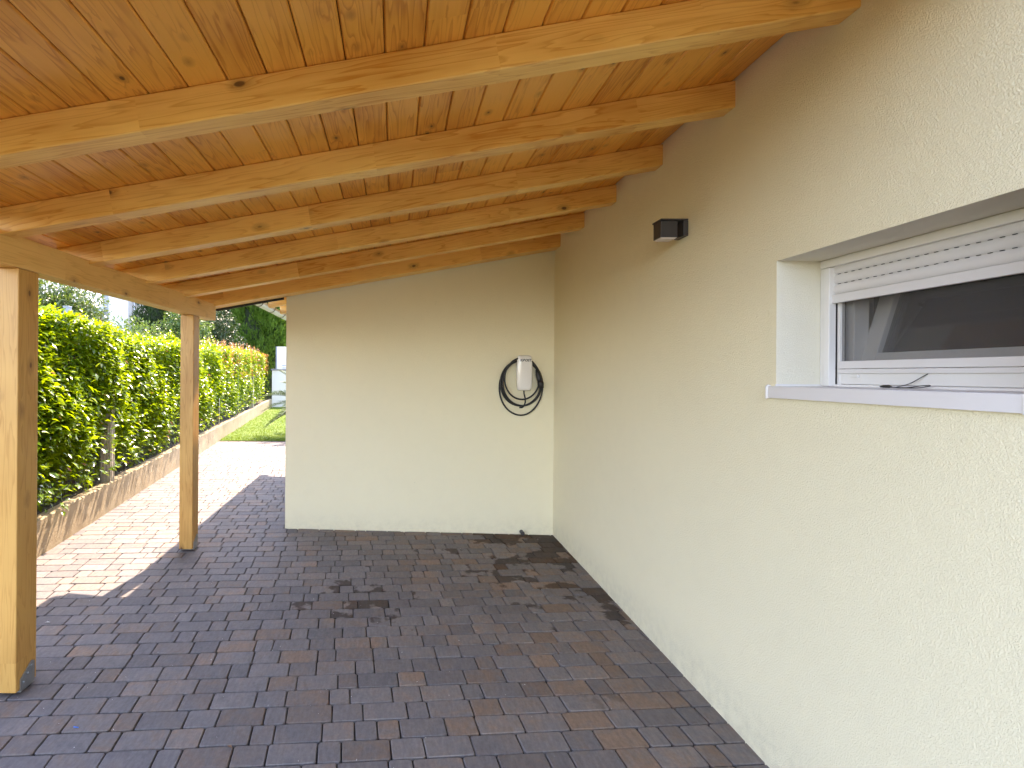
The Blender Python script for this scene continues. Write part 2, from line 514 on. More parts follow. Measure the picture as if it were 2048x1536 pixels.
m = NT("window_glass")
m.set(Base_Color=(0.9, 0.93, 0.95, 1), Roughness=0.02)
gl = m.n("ShaderNodeBsdfGlossy"); gl.inputs["Roughness"].default_value = 0.02
tp = m.n("ShaderNodeBsdfTransparent"); tp.inputs[0].default_value = (0.80, 0.84, 0.86, 1)
fr = m.n("ShaderNodeFresnel"); fr.inputs[0].default_value = 1.5
mx = m.n("ShaderNodeMixShader")
m.l(m.math('ADD', fr.outputs[0], 0.06), mx.inputs[0]); m.l(tp.outputs[0], mx.inputs[1]); m.l(gl.outputs[0], mx.inputs[2])
m.l(mx.outputs[0], m.out.inputs[0])
M['glass'] = m.m

m = NT("insect_screen_mesh")
p = m.pos()
sp = m.n("ShaderNodeSeparateXYZ"); m.l(p, sp.inputs[0])
m.set(Base_Color=(0.10, 0.092, 0.09, 1), Roughness=0.7)
tp = m.n("ShaderNodeBsdfTransparent")
mx = m.n("ShaderNodeMixShader"); mx.inputs[0].default_value = 0.48
m.l(tp.outputs[0], mx.inputs[1]); m.l(m.b.outputs[0], mx.inputs[2]); m.l(mx.outputs[0], m.out.inputs[0])
M['screen'] = m.m

# ================================================================== THE SETTING
PX, QX = 0.0186, -0.010                 # slope of the paving along y and x
def gz(x, y): return PX * y + QX * x
YAW = 0.09
ns = Vector((-QX, -PX, 1)).normalized()
ey = Vector((-math.sin(YAW), math.cos(YAW), 0)); ey.z = gz(ey.x, ey.y); ey.normalize()
ex = ey.cross(ns).normalized()
PAVE = Matrix(((ex.x, ey.x, ns.x, 0), (ex.y, ey.y, ns.y, 0), (ex.z, ey.z, ns.z, 0), (0, 0, 0, 1)))

# large ground sheet, a little below everything else, following the same gentle slope near the house
g = MB()
xs = [-400, -120, -40, -12, -4, 0, 4, 12, 40, 120, 400]
ys = [-400, -120, -40, -8, 0, 6, 12, 21, 40, 120, 400]
def gz_far(x, y):
    return PX * max(-8, min(21, y)) + QX * max(-12, min(12, x)) - 0.16
vsl = [(x, y, gz_far(x, y)) for y in ys for x in xs]
fsl = [(j*11+i, j*11+i+1, (j+1)*11+i+1, (j+1)*11+i) for j in range(10) for i in range(10)]
g.add(vsl, fsl)
tag(build("ground", g, M['ground'], origin=(0, 0, 0)), kind='structure')

# paving bed and stones
LAWN_LY = 12.04                          # local y where the lawn starts
bed = bpy.data.meshes.new("pavement")
bed.from_pydata([(-6.5, -7.0, -0.012), (3.6, -7.0, -0.012), (3.6, LAWN_LY, -0.012), (-6.5, LAWN_LY, -0.012)], [], [(0, 1, 2, 3)])
bed.materials.append(M['joint'])
pavement = bpy.data.objects.new("pavement", bed)
COL.objects.link(pavement)
pavement.matrix_world = PAVE
tag(pavement, kind='structure')

ROW = 0.134
SIZES = {'L': 0.222, 'M': 0.152, 'S': 0.107}
GAP = 0.0062
def paver_geo(L_, W_, seedv):
    rr = random.Random(seedv)
    a, b = L_/2 - GAP/2, W_/2 - GAP/2
    cc = 0.006 + rr.random() * 0.004
    pts = [(-a+cc, -b), (a-cc, -b), (a, -b+cc), (a, b-cc), (a-cc, b), (-a+cc, b), (-a, b-cc), (-a, -b+cc)]
    j = lambda: rr.uniform(-0.0014, 0.0014)
    pts = [(x + j(), y + j()) for x, y in pts]
    ins = 0.0035
    top = [(x*(1-ins/a), y*(1-ins/b), j()*0.3) for x, y in pts]
    rim = [(x, y, -0.0032) for x, y in pts]
    bot = [(x, y, -0.03) for x, y in pts]
    vs_ = top + rim + bot
    fs = [tuple(range(8))]
    for i in range(8):
        k = (i+1) % 8
        fs.append((i, 8+i, 8+k, k)); fs.append((8+i, 16+i, 16+k, 8+k))
    return vs_, fs
PM = {}
for k, L_ in SIZES.items():
    for q in range(5):
        vv, ff = paver_geo(L_, ROW, hash((len(k), int(L_*1000), q)) % 9999)
        me = bpy.data.meshes.new("paver")
        me.from_pydata(vv, [], ff); me.materials.append(M['paver'])
        me.update()
        PM[k, q] = (me, np.array(vv), ff)
LY0 = 2.357 - ROW * 60
stones = []
r = 0
ly = LY0
while ly < LAWN_LY - ROW * 0.5:
    x = -6.3 - random.random() * 0.6
    seq = random.choice((['L', 'M', 'L', 'S'], ['L', 'S', 'L', 'M'])); i = random.randrange(4)
    while x < 3.4:
        k = seq[i % 4]; i += 1
        if random.random() < 0.06: k = random.choice('LMS')
        L_ = SIZES[k]
        stones.append((k, x + L_/2, ly + ROW/2))
        x += L_
    ly += ROW
def keep(lx, ly_):
    q = PAVE @ Vector((lx, ly_, 0))
    if q.x > 1.80: return None
    if q.y > 5.75 and q.x > -1.0: return None
    if q.x < -3.2 - 0.1 * (q.y - 4.66): return None
    if q.y < -6: return None
    return q
S2 = []
for k, lx, ly_ in stones:
    q = keep(lx, ly_)
    if q is None: continue
    u = q.x / q.y * 1080 + 788 if q.y > 0.3 else -1
    vy = 749 + EYE / q.y * 1080 if q.y > 0.3 else 9999
    seen = (-60 < u < 2100) and vy < 1560
    S2.append((seen, math.hypot(q.x, q.y), k, lx, ly_))
S2.sort(key=lambda t: (not t[0], t[1]))
far_v, far_f, nv = [], [], 0
for idx, (seen, d, k, lx, ly_) in enumerate(S2):
    q = random.randrange(5)
    me, vv, ff = PM[k, q]
    dz = random.uniform(-0.0013, 0.0013)
    an = random.uniform(-0.006, 0.006) + (math.pi if random.random() < 0.5 else 0)
    tx, ty = random.uniform(-0.006, 0.006), random.uniform(-0.006, 0.006)
    if idx < 300:
        o = bpy.data.objects.new("paver", me)
        COL.objects.link(o)
        o.parent = pavement
        o.location = (lx, ly_, dz)
        o.rotation_euler = (tx, ty, an)
    else:
        ca, sa = math.cos(an), math.sin(an)
        W_ = np.empty_like(vv)
        W_[:, 0] = vv[:, 0]*ca - vv[:, 1]*sa + lx
        W_[:, 1] = vv[:, 0]*sa + vv[:, 1]*ca + ly_
        W_[:, 2] = vv[:, 2] + dz + vv[:, 0]*ty + vv[:, 1]*tx
        far_v.append(W_); far_f += [tuple(i + nv for i in f) for f in ff]; nv += len(vv)
me = bpy.data.meshes.new("paver_field")
me.from_pydata(np.concatenate(far_v).tolist(), [], far_f)
me.materials.append(M['paver_far']); me.update()
o = bpy.data.objects.new("paver_field", me); COL.objects.link(o); o.parent = pavement
tag(o, kind='stuff')

# kerb line frame: s along the boundary, n towards the house
K0 = Vector((-3.08, 4.66)); KD = Vector((-0.0995, 0.995)).normalized(); KN = Vector((KD.y, -KD.x))
def kp(s, n_): 
    q = K0 + KD * s + KN * n_
    return q.x, q.y
KH = 0.325
kb = MB()
N = 150
S0, S1 = -3.2, 16.2
for i in range(N + 1):
    s = S0 + (S1 - S0) * i / N
    nz = [mnoise.noise((s * 3.1, j * 7.3, 1.7)) for j in range(4)]
    prof = [(0.004 * nz[0], -0.2), (0.004 * nz[0], 0.10), (0.005 * nz[1], KH - 0.012 + 0.004 * nz[1]), (-0.014 + 0.005*nz[2], KH + 0.005 * nz[2]),
            (-0.10, KH + 0.010 * nz[3]), (-0.11, KH - 0.05)]
    for n_, z in prof:
        x, y = kp(s, n_); kb.v.append((x, y, gz(x, y) + z))
for i in range(N):
    for j in range(5):
        a = i*6 + j
        kb.f.append((a, a+6, a+7, a+1)); kb.m.append(0)
kb.f.append(tuple(range(6))); kb.m.append(0)
kb.f.append(tuple(range(N*6, N*6+6))); kb.m.append(0)
low_wall = build("low_concrete_wall", kb, M['kerb'])
tag(low_wall, "low weathered concrete retaining wall running along the foot of the hedge", "wall")

sb = MB()
for i in range(81):
    s = S0 + (S1 - S0) * i / 80
    for n_, z in ((-0.105, KH - 0.035), (-0.3, KH - 0.01), (-0.7, KH - 0.02), (-1.3, KH - 0.03), (-1.31, -0.25)):
        x, y = kp(s, n_)
        sb.v.append((x, y, gz(x, y) + z + 0.015 * mnoise.noise((x*4, y*4, 0))))
for i in range(80):
    for j in range(4):
        a = i*5 + j; sb.f.append((a, a+5, a+6, a+1)); sb.m.append(0)
tag(build("soil_bed", sb, M['soil'], smooth=True), kind='structure')

# lawn
lw = MB()
C = [PAVE @ Vector((lx, LAWN_LY + 0.003, 0.006)) for lx in (-6.0, 3.0)]
NX, NY = 24, 24
for j in range(NY + 1):
    for i in range(NX + 1):
        lx = -4.2 + 7.5 * i / NX; l_y = LAWN_LY + 0.004 + 9.2 * j / NY
        q = PAVE @ Vector((lx, l_y, 0))
        lw.v.append((q.x, q.y, q.z + 0.012 + 0.02 * mnoise.noise((q.x, q.y, 3))))
for j in range(NY):
    for i in range(NX):
        a = j*(NX+1) + i; lw.f.append((a, a+1, a+NX+2, a+NX+1)); lw.m.append(0)
tag(build("lawn", lw, M['turf'], smooth=True), kind='structure')

# ------------------------------------------------------------------ leaf builder
def leaves(P, D, Nrm, L_, Wd, droop=0.18, fold=0.12):
    """P base points, D unit directions, Nrm approximate normals, L lengths, Wd widths -> 5 verts / 4 tris each"""
    D = D / np.linalg.norm(D, axis=1, keepdims=True)
    S = np.cross(D, Nrm); S /= np.maximum(np.linalg.norm(S, axis=1, keepdims=True), 1e-6)
    Nn = np.cross(S, D)
    L_ = L_[:, None]; Wd = Wd[:, None]
    mid = P + D * L_ * 0.48
    a = P
    b = mid + S * Wd * 0.5 + Nn * L_ * fold * 0.5
    c_ = P + D * L_ - Nn * L_ * droop
    d = mid - S * Wd * 0.5 + Nn * L_ * fold * 0.5
    e = mid - Nn * L_ * fold * 0.3
    n = len(P)
    V_ = np.stack([a, b, c_, d, e], axis=1).reshape(-1, 3)
    base = np.arange(n)[:, None] * 5
    F_ = np.concatenate([base + np.array([[0, 1, 4]]), base + np.array([[1, 2, 4]]), base + np.array([[2, 3, 4]]), base + np.array([[3, 0, 4]])], axis=1).reshape(-1, 3)
    return V_, F_
def runit(n):
    v = rng.normal(size=(n, 3)); return v / np.linalg.norm(v, axis=1, keepdims=True)

# ================================================================== CARPORT
SL = 0.18; TH = math.atan(SL)
XW = 1.65                                # house wall face
carport = empty("carport", (-1.9, 2.0, gz(-1.9, 2.0)))
tag(carport, "open timber carport with sloping board ceiling, rafters, beam and posts against the cream house", "carport")
RAF_Y = [1.14] + [1.9186, 2.625, 3.334, 4.028, 4.704, 5.379]
XL = -2.07                               # left end of the rafters
def raf_z(y): return EYE + 1.318 - 0.0085 * (y - 1.92)   # underside of rafter at the wall
RH, RW = 0.128, 0.10
def slanted(name, y0, y1, x0, x1, zc, h, mat, parent, bevel=0.004):
    """member along x with roof slope; zc(x) gives underside"""
    Lh = (x1 - x0) / math.cos(TH)
    mb = MB().box(-Lh/2, Lh/2, -(y1-y0)/2, (y1-y0)/2, 0, h)
    o = build(name, mb, mat, None, origin=(0, 0, 0), bevel=bevel)
    xc = (x0 + x1) / 2
    o.parent = parent
    o.location = Vector((xc, (y0+y1)/2, zc(xc))) - wloc(parent)
    o.rotation_euler = (0, -TH, 0)
    return o
for y in RAF_Y:
    zb = raf_z(y)
    slanted("rafter", y, y + (0.182 if y > 5.3 else RW), XL, XW + 0.03, lambda x, zb=zb: zb + SL * (x - XW), RH, M['rafter'], carport, 0.005)
# ceiling boards: long boards parallel to the house wall, laid over the rafters
BW = 0.1425
Y0R, Y1R = 1.02, 5.556
x = XW - 0.004
bi = 0
yc = (Y0R + Y1R) / 2
tilt = -math.atan(0.0085)
while x > XL - 0.02:
    xc = x - BW / 2
    hw = BW / 2 - 0.0016
    t = 0.019
    # tongue-and-groove board with chamfered lower edges
    prof = [(-hw + 0.005, 0), (hw - 0.005, 0), (hw, 0.006), (hw, t), (-hw, t), (-hw, 0.006)]
    Ly = (Y1R - Y0R) + random.uniform(-0.004, 0.004)
    mb = MB().prism(prof, 'y', -Ly/2, Ly/2)
    o = build("ceiling_board", mb, M['board'], None, origin=(0, 0, 0))
    o.parent = carport
    zt = raf_z(yc) + SL * (xc - XW) + RH / math.cos(TH) + 0.0012
    o.location = Vector((xc, yc, zt)) - wloc(carport)
    o.rotation_euler = (tilt, -TH, 0)
    x -= BW * math.cos(TH)
    bi += 1
# roof cover above the boards and dark end flashing
def slab(name, x0, x1, y0, y1, dz, h, mat, parent):
    z = lambda X, Y: raf_z(Y) + SL * (X - XW) + RH / math.cos(TH) + dz
    mb = MB()
    pts = [(x0, y0), (x1, y0), (x1, y1), (x0, y1)]
    vs_ = [(a, b, z(a, b)) for a, b in pts] + [(a, b, z(a, b) + h) for a, b in pts]
    mb.add(vs_, [(0, 3, 2, 1), (4, 5, 6, 7), (0, 1, 5, 4), (1, 2, 6, 5), (2, 3, 7, 6), (3, 0, 4, 7)])
    return build(name, mb, mat, parent)
slab("roof_cover", XL - 0.05, XW - 0.002, Y0R - 0.02, Y1R + 0.005, 0.028, 0.06, M['roof_felt'], carport)
mbf = MB()
y = Y1R + 0.008
f = lambda X, d: raf_z(5.4) + SL * (X - XW) + d
for X0, X1 in ((XL - 0.06, -1.14),):
    mbf.add([(X0, y, f(X0, -0.022)), (X1, y, f(X1, -0.022)), (X1, y + 0.012, f(X1, -0.022)), (X0, y + 0.012, f(X0, -0.022)),
             (X0, y, f(X0, 0.25)), (X1, y, f(X1, 0.25)), (X1, y + 0.012, f(X1, 0.25)), (X0, y + 0.012, f(X0, 0.25))],
            [(0,3,2,1),(4,5,6,7),(0,1,5,4),(1,2,6,5),(2,3,7,6),(3,0,4,7)])
build("edge_flashing", mbf, M['flashing'], carport)

cg = MB()  # gutter hidden behind the beam, added to widen the roof's shadow
cgx, cgz, cgr = XL - 0.068, raf_z(2.5) + SL * (XL - XW) + 0.06, 0.058
pr_ = [(cgx + cgr * math.cos(math.pi + math.pi * k / 12), cgz + cgr * math.sin(math.pi + math.pi * k / 12)) for k in range(13)]
pi_ = [(cgx + (cgr - .004) * math.cos(math.pi + math.pi * k / 12), cgz + (cgr - .004) * math.sin(math.pi + math.pi * k / 12)) for k in range(13)][::-1]
cg.prism(pr_ + pi_, 'y', Y0R, Y1R + 0.02)
cg.prism(pr_, 'y', Y1R + 0.02, Y1R + 0.024)
build("shadow_gutter", cg, M['bracket'], carport)

# eaves beam, slightly off parallel to the house
PB = (-1.914, 2.75); PE = (-1.82, 4.90)
bd = (Vector(PE) - Vector(PB)); byaw = math.atan2(-bd.x, bd.y)
def beam_x(y): return PB[0] + (y - PB[1]) * (PE[0] - PB[0]) / (PE[1] - PB[1])
BY0, BY1 = 1.04, 5.435
beam_l = (BY1 - BY0) / math.cos(byaw)
mb = MB().box(-0.12, 0, -beam_l/2, beam_l/2, 0, 0.162)
beam = build("beam", mb, M['beam'], None, origin=(0, 0, 0), bevel=0.005)
beam.parent = carport
ymid = (BY0 + BY1) / 2
BZ = EYE + 0.531
beam.location = Vector((beam_x(ymid), ymid, BZ)) - wloc(carport)
beam.rotation_euler = (0, 0, byaw)
# posts with steel shoes
for (yf, depth, zbot_px) in ((2.75, 0.158, 0), (4.90, 0.150, 0), (1.07, 0.158, 0)):
    xr = beam_x(yf) - 0.001
    zg = gz(xr, yf)
    zb = zg + 0.022
    mb = MB().box(xr - 0.12, xr, yf, yf + depth, zb, BZ - 0.001)
    po = build("post", mb, M['post'], carport, bevel=0.005)
    sh = MB()
    # angle plate on the inner face with clipped corners, foot plate below, bolts
    y0, y1 = yf + 0.028, yf + depth - 0.022
    sh.prism([(y0, zb - 0.004), (y1, zb - 0.004), (y1, zb + 0.100), (y1 - 0.02, zb + 0.112), (y0 + 0.03, zb + 0.075), (y0, zb + 0.055)], 'x', xr + 0.0005, xr + 0.005)
    sh.box(xr - 0.10, xr + 0.005, y0, y1, zb - 0.010, zb - 0.004)
    for by, bz in ((y0 + 0.025, zb + 0.03), (y1 - 0.022, zb + 0.085), (y1 - 0.05, zb + 0.06)):
        sh.tube([(xr + 0.004, by, bz), (xr + 0.010, by, bz)], 0.006, 8)
    build("post_shoe", sh, M['steel'], po)
    ft = MB().box(xr - 0.085, xr - 0.035, yf + 0.05, yf + depth - 0.05, zg - 0.01, zb - 0.010)
    build("post_foot", ft, M['flashing'], po)

# ================================================================== HOUSE
house = empty("house", (XW + 0.2, 3.5, gz(XW, 3.5)))
tag(house, "cream rendered house forming the back and right side of the carport", "house")
ZT = 3.60
YB = 5.57                                # inner corner
WY0, WY1, WZ0, WZ1 = 1.41, 2.332, EYE - 0.05, EYE + 0.5015   # window opening
WT = 0.42
XF = 1.836
# long wall with a real opening, one mesh
mb = MB()
YN = -2.2
zb = -0.25
def quad(a, b, c_, d): mb.add([a, b, c_, d], [(0, 1, 2, 3)])
ycuts = [YN, WY0, WY1, YB + 0.2]; zcuts = [zb, WZ0, WZ1, ZT]
for i in range(3):
    for j in range(3):
        if i == 1 and j == 1: continue
        quad((XW, ycuts[i], zcuts[j]), (XW, ycuts[i+1], zcuts[j]), (XW, ycuts[i+1], zcuts[j+1]), (XW, ycuts[i], zcuts[j+1]))
        quad((XW+WT, ycuts[i], zcuts[j]), (XW+WT, ycuts[i+1], zcuts[j]), (XW+WT, ycuts[i+1], zcuts[j+1]), (XW+WT, ycuts[i], zcuts[j+1]))
quad((XW, YN, zb), (XW+WT, YN, zb), (XW+WT, YN, ZT), (XW, YN, ZT))
quad((XW, YB+.2, zb), (XW+WT, YB+.2, zb), (XW+WT, YB+.2, ZT), (XW, YB+.2, ZT))
quad((XW, YN, ZT), (XW+WT, YN, ZT), (XW+WT, YB+.2, ZT), (XW, YB+.2, ZT))
long_wall = build("wall", mb, M['stucco'], house)
# reveals
rv = MB()
e = 0.0
rv.add([(XW, WY0, WZ0), (XW+WT, WY0, WZ0), (XW+WT, WY0, WZ1), (XW, WY0, WZ1)], [(0,1,2,3)])
rv.add([(XW, WY1, WZ0), (XW+WT, WY1, WZ0), (XW+WT, WY1, WZ1), (XW, WY1, WZ1)], [(0,3,2,1)])
rv.add([(XW, WY0, WZ1), (XW+WT, WY0, WZ1), (XW+WT, WY1, WZ1), (XW, WY1, WZ1)], [(0,1,2,3)])
rv.add([(XW, WY0, WZ0), (XW+WT, WY0, WZ0), (XW+WT, WY1, WZ0), (XW, WY1, WZ0)], [(0,3,2,1)])
build("window_reveal", rv, M['reveal'], house)
# end wall of the carport: front face of the rear wing, from the inner corner to its free edge
BX, BYL = -1.127, 5.635
mb = MB()
poly = [(XW + 0.05, YB - 0.001), (BX, BYL), (BX - 0.16, 9.75), (XW + 0.05, 9.75)]
mb.prism(poly, 'z', -0.25, 3.45)
wing_wall = build("wall", mb, M['stucco'], house)
# wing roof: eaves boards, rafters, cover, gutter
ex0 = -1.60
def wing_z(x): return 2.545 + 0.18 * (x + 1.62)
wr = MB()
def slopebox(mb_, x0, x1, y0, y1, d0, d1):
    vs_ = []
    for d in (d0, d1):
        for X, Y in ((x0, y0), (x1, y0), (x1, y1), (x0, y1)):
            vs_.append((X, Y, wing_z(X) + d))
    mb_.add(vs_, [(0,3,2,1),(4,5,6,7),(0,1,5,4),(1,2,6,5),(2,3,7,6),(3,0,4,7)])
for k in range(4):
    b = MB(); slopebox(b, ex0 + 0.145*k, ex0 + 0.145*(k+1) - 0.002, 5.60, 10.0, 0.124, 0.142)
    build("eave_board", b, M['board'], house)
c_ = MB(); slopebox(c_, ex0 - 0.02, XW + 0.3, 5.59, 10.02, 0.150, 0.22)
build("wing_roof_cover", c_, M['roof_felt'], house)
for k in range(6):
    yy = 6.02 + 0.69 * k
    b = MB(); slopebox(b, ex0 + 0.03, -1.0, yy, yy + 0.10, 0.0, 0.122)
    build("eave_rafter", b, M['rafter'], house, bevel=0.004)
gt = MB()
GR, GX, GZ = 0.062, -1.672, 2.62
prof = []
for k in range(13):
    an = math.pi + math.pi * k / 12
    prof.append((GX + GR * math.cos(an), GZ + GR * math.sin(an)))
inner = [(GX + (GR - 0.004) * math.cos(math.pi + math.pi * k / 12), GZ + (GR - 0.004) * math.sin(math.pi + math.pi * k / 12)) for k in range(13)][::-1]
gt.prism(prof + inner, 'y', 6.30, 10.02)
gt.prism(prof, 'y', 6.298, 6.304)
gt.tube([(GX - GR, 6.30, GZ), (GX - GR, 10.02, GZ)], 0.008, 8)
gutter = build("gutter", gt, M['gutter'], house)
for k in range(6):
    yy = 6.62 + 0.66 * k
    b = MB()
    outer = [(GX + (GR + 0.004) * math.cos(math.pi + math.pi * q / 12), GZ + (GR + 0.004) * math.sin(math.pi + math.pi * q / 12)) for q in range(13)]
    inn = [(GX + (GR + 0.0005) * math.cos(math.pi + math.pi * q / 12), GZ + (GR + 0.0005) * math.sin(math.pi + math.pi * q / 12)) for q in range(13)][::-1]
    b.prism(outer + inn, 'y', yy, yy + 0.025)
    build("gutter_bracket", b, M['bracket'], gutter)

# ------------------------------------------------------------------ window
win = MB()
fy0, fy1, fz0, fz1 = WY0 + 0.001, WY1 - 0.001, EYE - 0.036, WZ1 - 0.001
# outer frame: head strip, two guide rails, bottom member
win.box(XF, XF + 0.07, fy0, fy1, EYE + 0.466, fz1)                      # head strip
win.box(XF + 0.001, XF + 0.07, fy1 - 0.034, fy1, fz0, EYE + 0.466)       # far rail, flat part
win.box(XF - 0.010, XF + 0.02, fy1 - 0.062, fy1 - 0.034, fz0, EYE + 0.462)
win.box(XF + 0.001, XF + 0.07, fy0, fy0 + 0.034, fz0, EYE + 0.466)
win.box(XF - 0.010, XF + 0.02, fy0 + 0.034, fy0 + 0.062, fz0, EYE + 0.462)
win.box(XF + 0.028, XF + 0.10, fy0 + 0.034, fy1 - 0.034, EYE - 0.027, EYE + 0.03)   # bottom member
win.box(XF + 0.018, XF + 0.09, fy0 + 0.034, fy1 - 0.034, EYE - 0.060, EYE - 0.028)
win.box(XF + 0.068, XF + 0.13, fy1 - 0.095, fy1 - 0.034, EYE + 0.03, EYE + 0.45)      # fixed jambs behind the screen
win.box(XF + 0.068, XF + 0.13, fy0 + 0.034, fy0 + 0.095, EYE + 0.03, EYE + 0.45)
window = build("window", win, M['pvc'], house, bevel=0.003)
tag(window, "low wide white window with half lowered roller shutter")
wy0, wy1 = fy0 + 0.050, fy1 - 0.050
# shutter slats: curved, with rows of vent slots in the joints
zs = [EYE + 0.470, EYE + 0.432, EYE + 0.391, EYE + 0.348]
for k in range(3):
    a, b = zs[k], zs[k+1]
    prof = []
    for q in range(9):
        t = q / 8
        prof.append((XF + 0.016 - 0.008 * math.sin(math.pi * t) ** 0.8, b + 0.0015 + (a - b - 0.003) * t))
    prof += [(XF + 0.024, a - 0.0015), (XF + 0.024, b + 0.0015)]
    s_ = MB().prism(prof, 'y', wy0, wy1)
    so = build("shutter_slat", s_, M['alu'], window)
sl = MB()
for k in (1, 2):
    yy = wy0 + 0.012
    while yy < wy1 - 0.02:
        sl.box(XF + 0.0135, XF + 0.018, yy, yy + 0.0115, zs[k] - 0.0010, zs[k] + 0.0010); yy += 0.0335
    # closed web behind the slots
web = MB().box(XF + 0.018, XF + 0.022, wy0, wy1, EYE + 0.35, EYE + 0.468)
build("shutter_web", web, M['alu'], window)
tag(build("vent_slots", sl, M['dark_slot'], window), kind='stuff')
eb = MB().box(XF + 0.002, XF + 0.020, wy0, wy1, EYE + 0.311, EYE + 0.3465)
build("shutter_end_bar", eb, M['alu'], window, bevel=0.002)
# insect screen: thin side rail, bottom bar in two steps, mesh
for ya, yb in ((wy1 - 0.026, wy1 - 0.012), (wy0 + 0.012, wy0 + 0.026)):
    build("screen_rail", MB().box(XF + 0.026, XF + 0.045, ya, yb, fz0 + 0.004, EYE + 0.40), M['pvc'], window)
dr = MB()
dr.box(XF + 0.024, XF + 0.06, wy1 - 0.012, wy1 + 0.02, fz0 + 0.004, EYE + 0.42)
build("rail_gasket", dr, M['dark_slot'], window)
bb = MB()
bb.box(XF + 0.022, XF + 0.044, wy0 + 0.02, wy1 - 0.024, EYE + 0.0365, EYE + 0.068)
bb.box(XF + 0.019, XF + 0.044, wy0 + 0.02, wy1 - 0.024, EYE + 0.0165, EYE + 0.0352)
build("screen_bottom_bar", bb, M['alu'], window, bevel=0.0025)
scn = MB().add([(XF + 0.034, wy0 + 0.02, EYE + 0.06), (XF + 0.034, wy1 - 0.02, EYE + 0.06), (XF + 0.034, wy1 - 0.02, EYE + 0.44), (XF + 0.034, wy0 + 0.02, EYE + 0.44)], [(0, 1, 2, 3)])
build("insect_screen", scn, M['screen'], window)
dc = MB().box(XF + 0.020, XF + 0.028, wy1 - 0.118, wy1 - 0.085, EYE + 0.001, EYE + 0.010)
build("drain_cap", dc, M['pvc'], window, bevel=0.001)
# tilted sash, hinged at the bottom and leaning into the room
ta = R(17)
def sash(name, y0, y1, z0, z1, x0, x1, mat, bv=0.003):
    b = MB().box(x0, x1, y0, y1, z0, z1)
    piv = Vector((XF + 0.085, 0, EYE + 0.036))
    nv_ = []
    for px, py, pz in b.v:
        dx, dz = px - piv.x, pz - piv.z
        nv_.append((piv.x + dx * math.cos(ta) + dz * math.sin(ta), py, piv.z - dx * math.sin(ta) + dz * math.cos(ta)))
    b.v = nv_
    return build(name, b, mat, window, bevel=bv)
sy0, sy1 = fy0 + 0.09, fy1 - 0.09
sx = XF + 0.085
sash("sash_stile", sy1 - 0.07, sy1, EYE + 0.04, EYE + 0.47, sx, sx + 0.06, M['pvc'])
sash("sash_stile", sy0, sy0 + 0.07, EYE + 0.04, EYE + 0.47, sx, sx + 0.06, M['pvc'])
sash("sash_rail", sy0 + 0.07, sy1 - 0.07, EYE + 0.04, EYE + 0.105, sx + 0.001, sx + 0.059, M['pvc'])
sash("sash_rail", sy0 + 0.07, sy1 - 0.07, EYE + 0.40, EYE + 0.47, sx + 0.001, sx + 0.059, M['pvc'])
sash("glass_pane", sy0 + 0.068, sy1 - 0.068, EYE + 0.102, EYE + 0.402, sx + 0.02, sx + 0.028, M['glass'], 0)
# room behind the window
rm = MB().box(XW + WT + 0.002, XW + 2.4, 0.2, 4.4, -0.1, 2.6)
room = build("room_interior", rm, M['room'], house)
me = room.data
bm = bmesh.new(); bm.from_mesh(me)
for fc in list(bm.faces):
    if abs(fc.normal.x) > 0.9 and fc.calc_center_median().x < 0: bm.faces.remove(fc)
bm.to_mesh(me); bm.free()
# sill with end caps
sill = MB()
sx0 = 1.634
sill.prism([(sx0, EYE - 0.090), (sx0 + 0.004, EYE - 0.090), (sx0 + 0.004, EYE - 0.0445), (XF + 0.03, EYE - 0.0385), (XF + 0.03, EYE - 0.0365), (sx0 + 0.002, EYE - 0.0395), (sx0, EYE - 0.0415)], 'y', 1.402, 2.362)
so = build("window_sill", sill, M['alu'], house)
for (y0, y1) in ((1.390, 1.402), (2.362, 2.374)):
    cp = MB().prism([(sx0 - 0.004, EYE - 0.094), (XW + 0.004, EYE - 0.094), (XW + 0.004, EYE - 0.034), (sx0 + 0.004, EYE - 0.032), (sx0 - 0.004, EYE - 0.040)], 'y', y0, y1)
    build("end_cap", cp, M['pvc'], so, bevel=0.003)
up = MB().box(XW - 0.005, XF + 0.02, WY1 - 0.008, WY1 - 0.0005, EYE - 0.04, EYE - 0.030)
build("sill_upstand", up, M['pvc'], so)

# ================================================================== SMALL THINGS ON THE HOUSE
# cube wall lamp
LY_, LZ = 3.035, EYE + 0.79
lamp = empty("wall_lamp", (XW, LY_ + 0.05, LZ))
tag(lamp, "small dark anthracite cube lamp fixed high on the right wall between window and corner", "wall lamp")
b = MB(); b.box(XW - 0.155, XW - 0.001, LY_, LY_ + 0.105, LZ + 0.090, LZ + 0.098)
build("top_plate", b, M['anthracite'], lamp, bevel=0.0015)
b = MB(); b.box(XW - 0.028, XW - 0.001, LY_, LY_ + 0.105, LZ + 0.002, LZ + 0.089)
build("wall_mount", b, M['anthracite'], lamp, bevel=0.002)
b = MB(); b.box(XW - 0.150, XW - 0.055, LY_ + 0.012, LY_ + 0.100, LZ - 0.004, LZ + 0.0895)
build("lamp_body", b, M['anthracite'], lamp, bevel=0.002)
b = MB()
x0, x1, y0, y1 = XW - 0.147, XW - 0.058, LY_ + 0.015, LY_ + 0.097
b.add([(x0, y0, LZ - 0.0045), (x1, y0, LZ - 0.0045), (x1, y1, LZ - 0.0045), (x0, y1, LZ - 0.0045), (x0+.008, y0+.008, LZ - 0.012), (x1-.008, y0+.008, LZ - 0.012), (x1-.008, y1-.008, LZ - 0.012), (x0+.008, y1-.008, LZ - 0.012)],
      [(0,3,2,1),(4,5,6,7),(0,1,5,4),(1,2,6,5),(2,3,7,6),(3,0,4,7)])
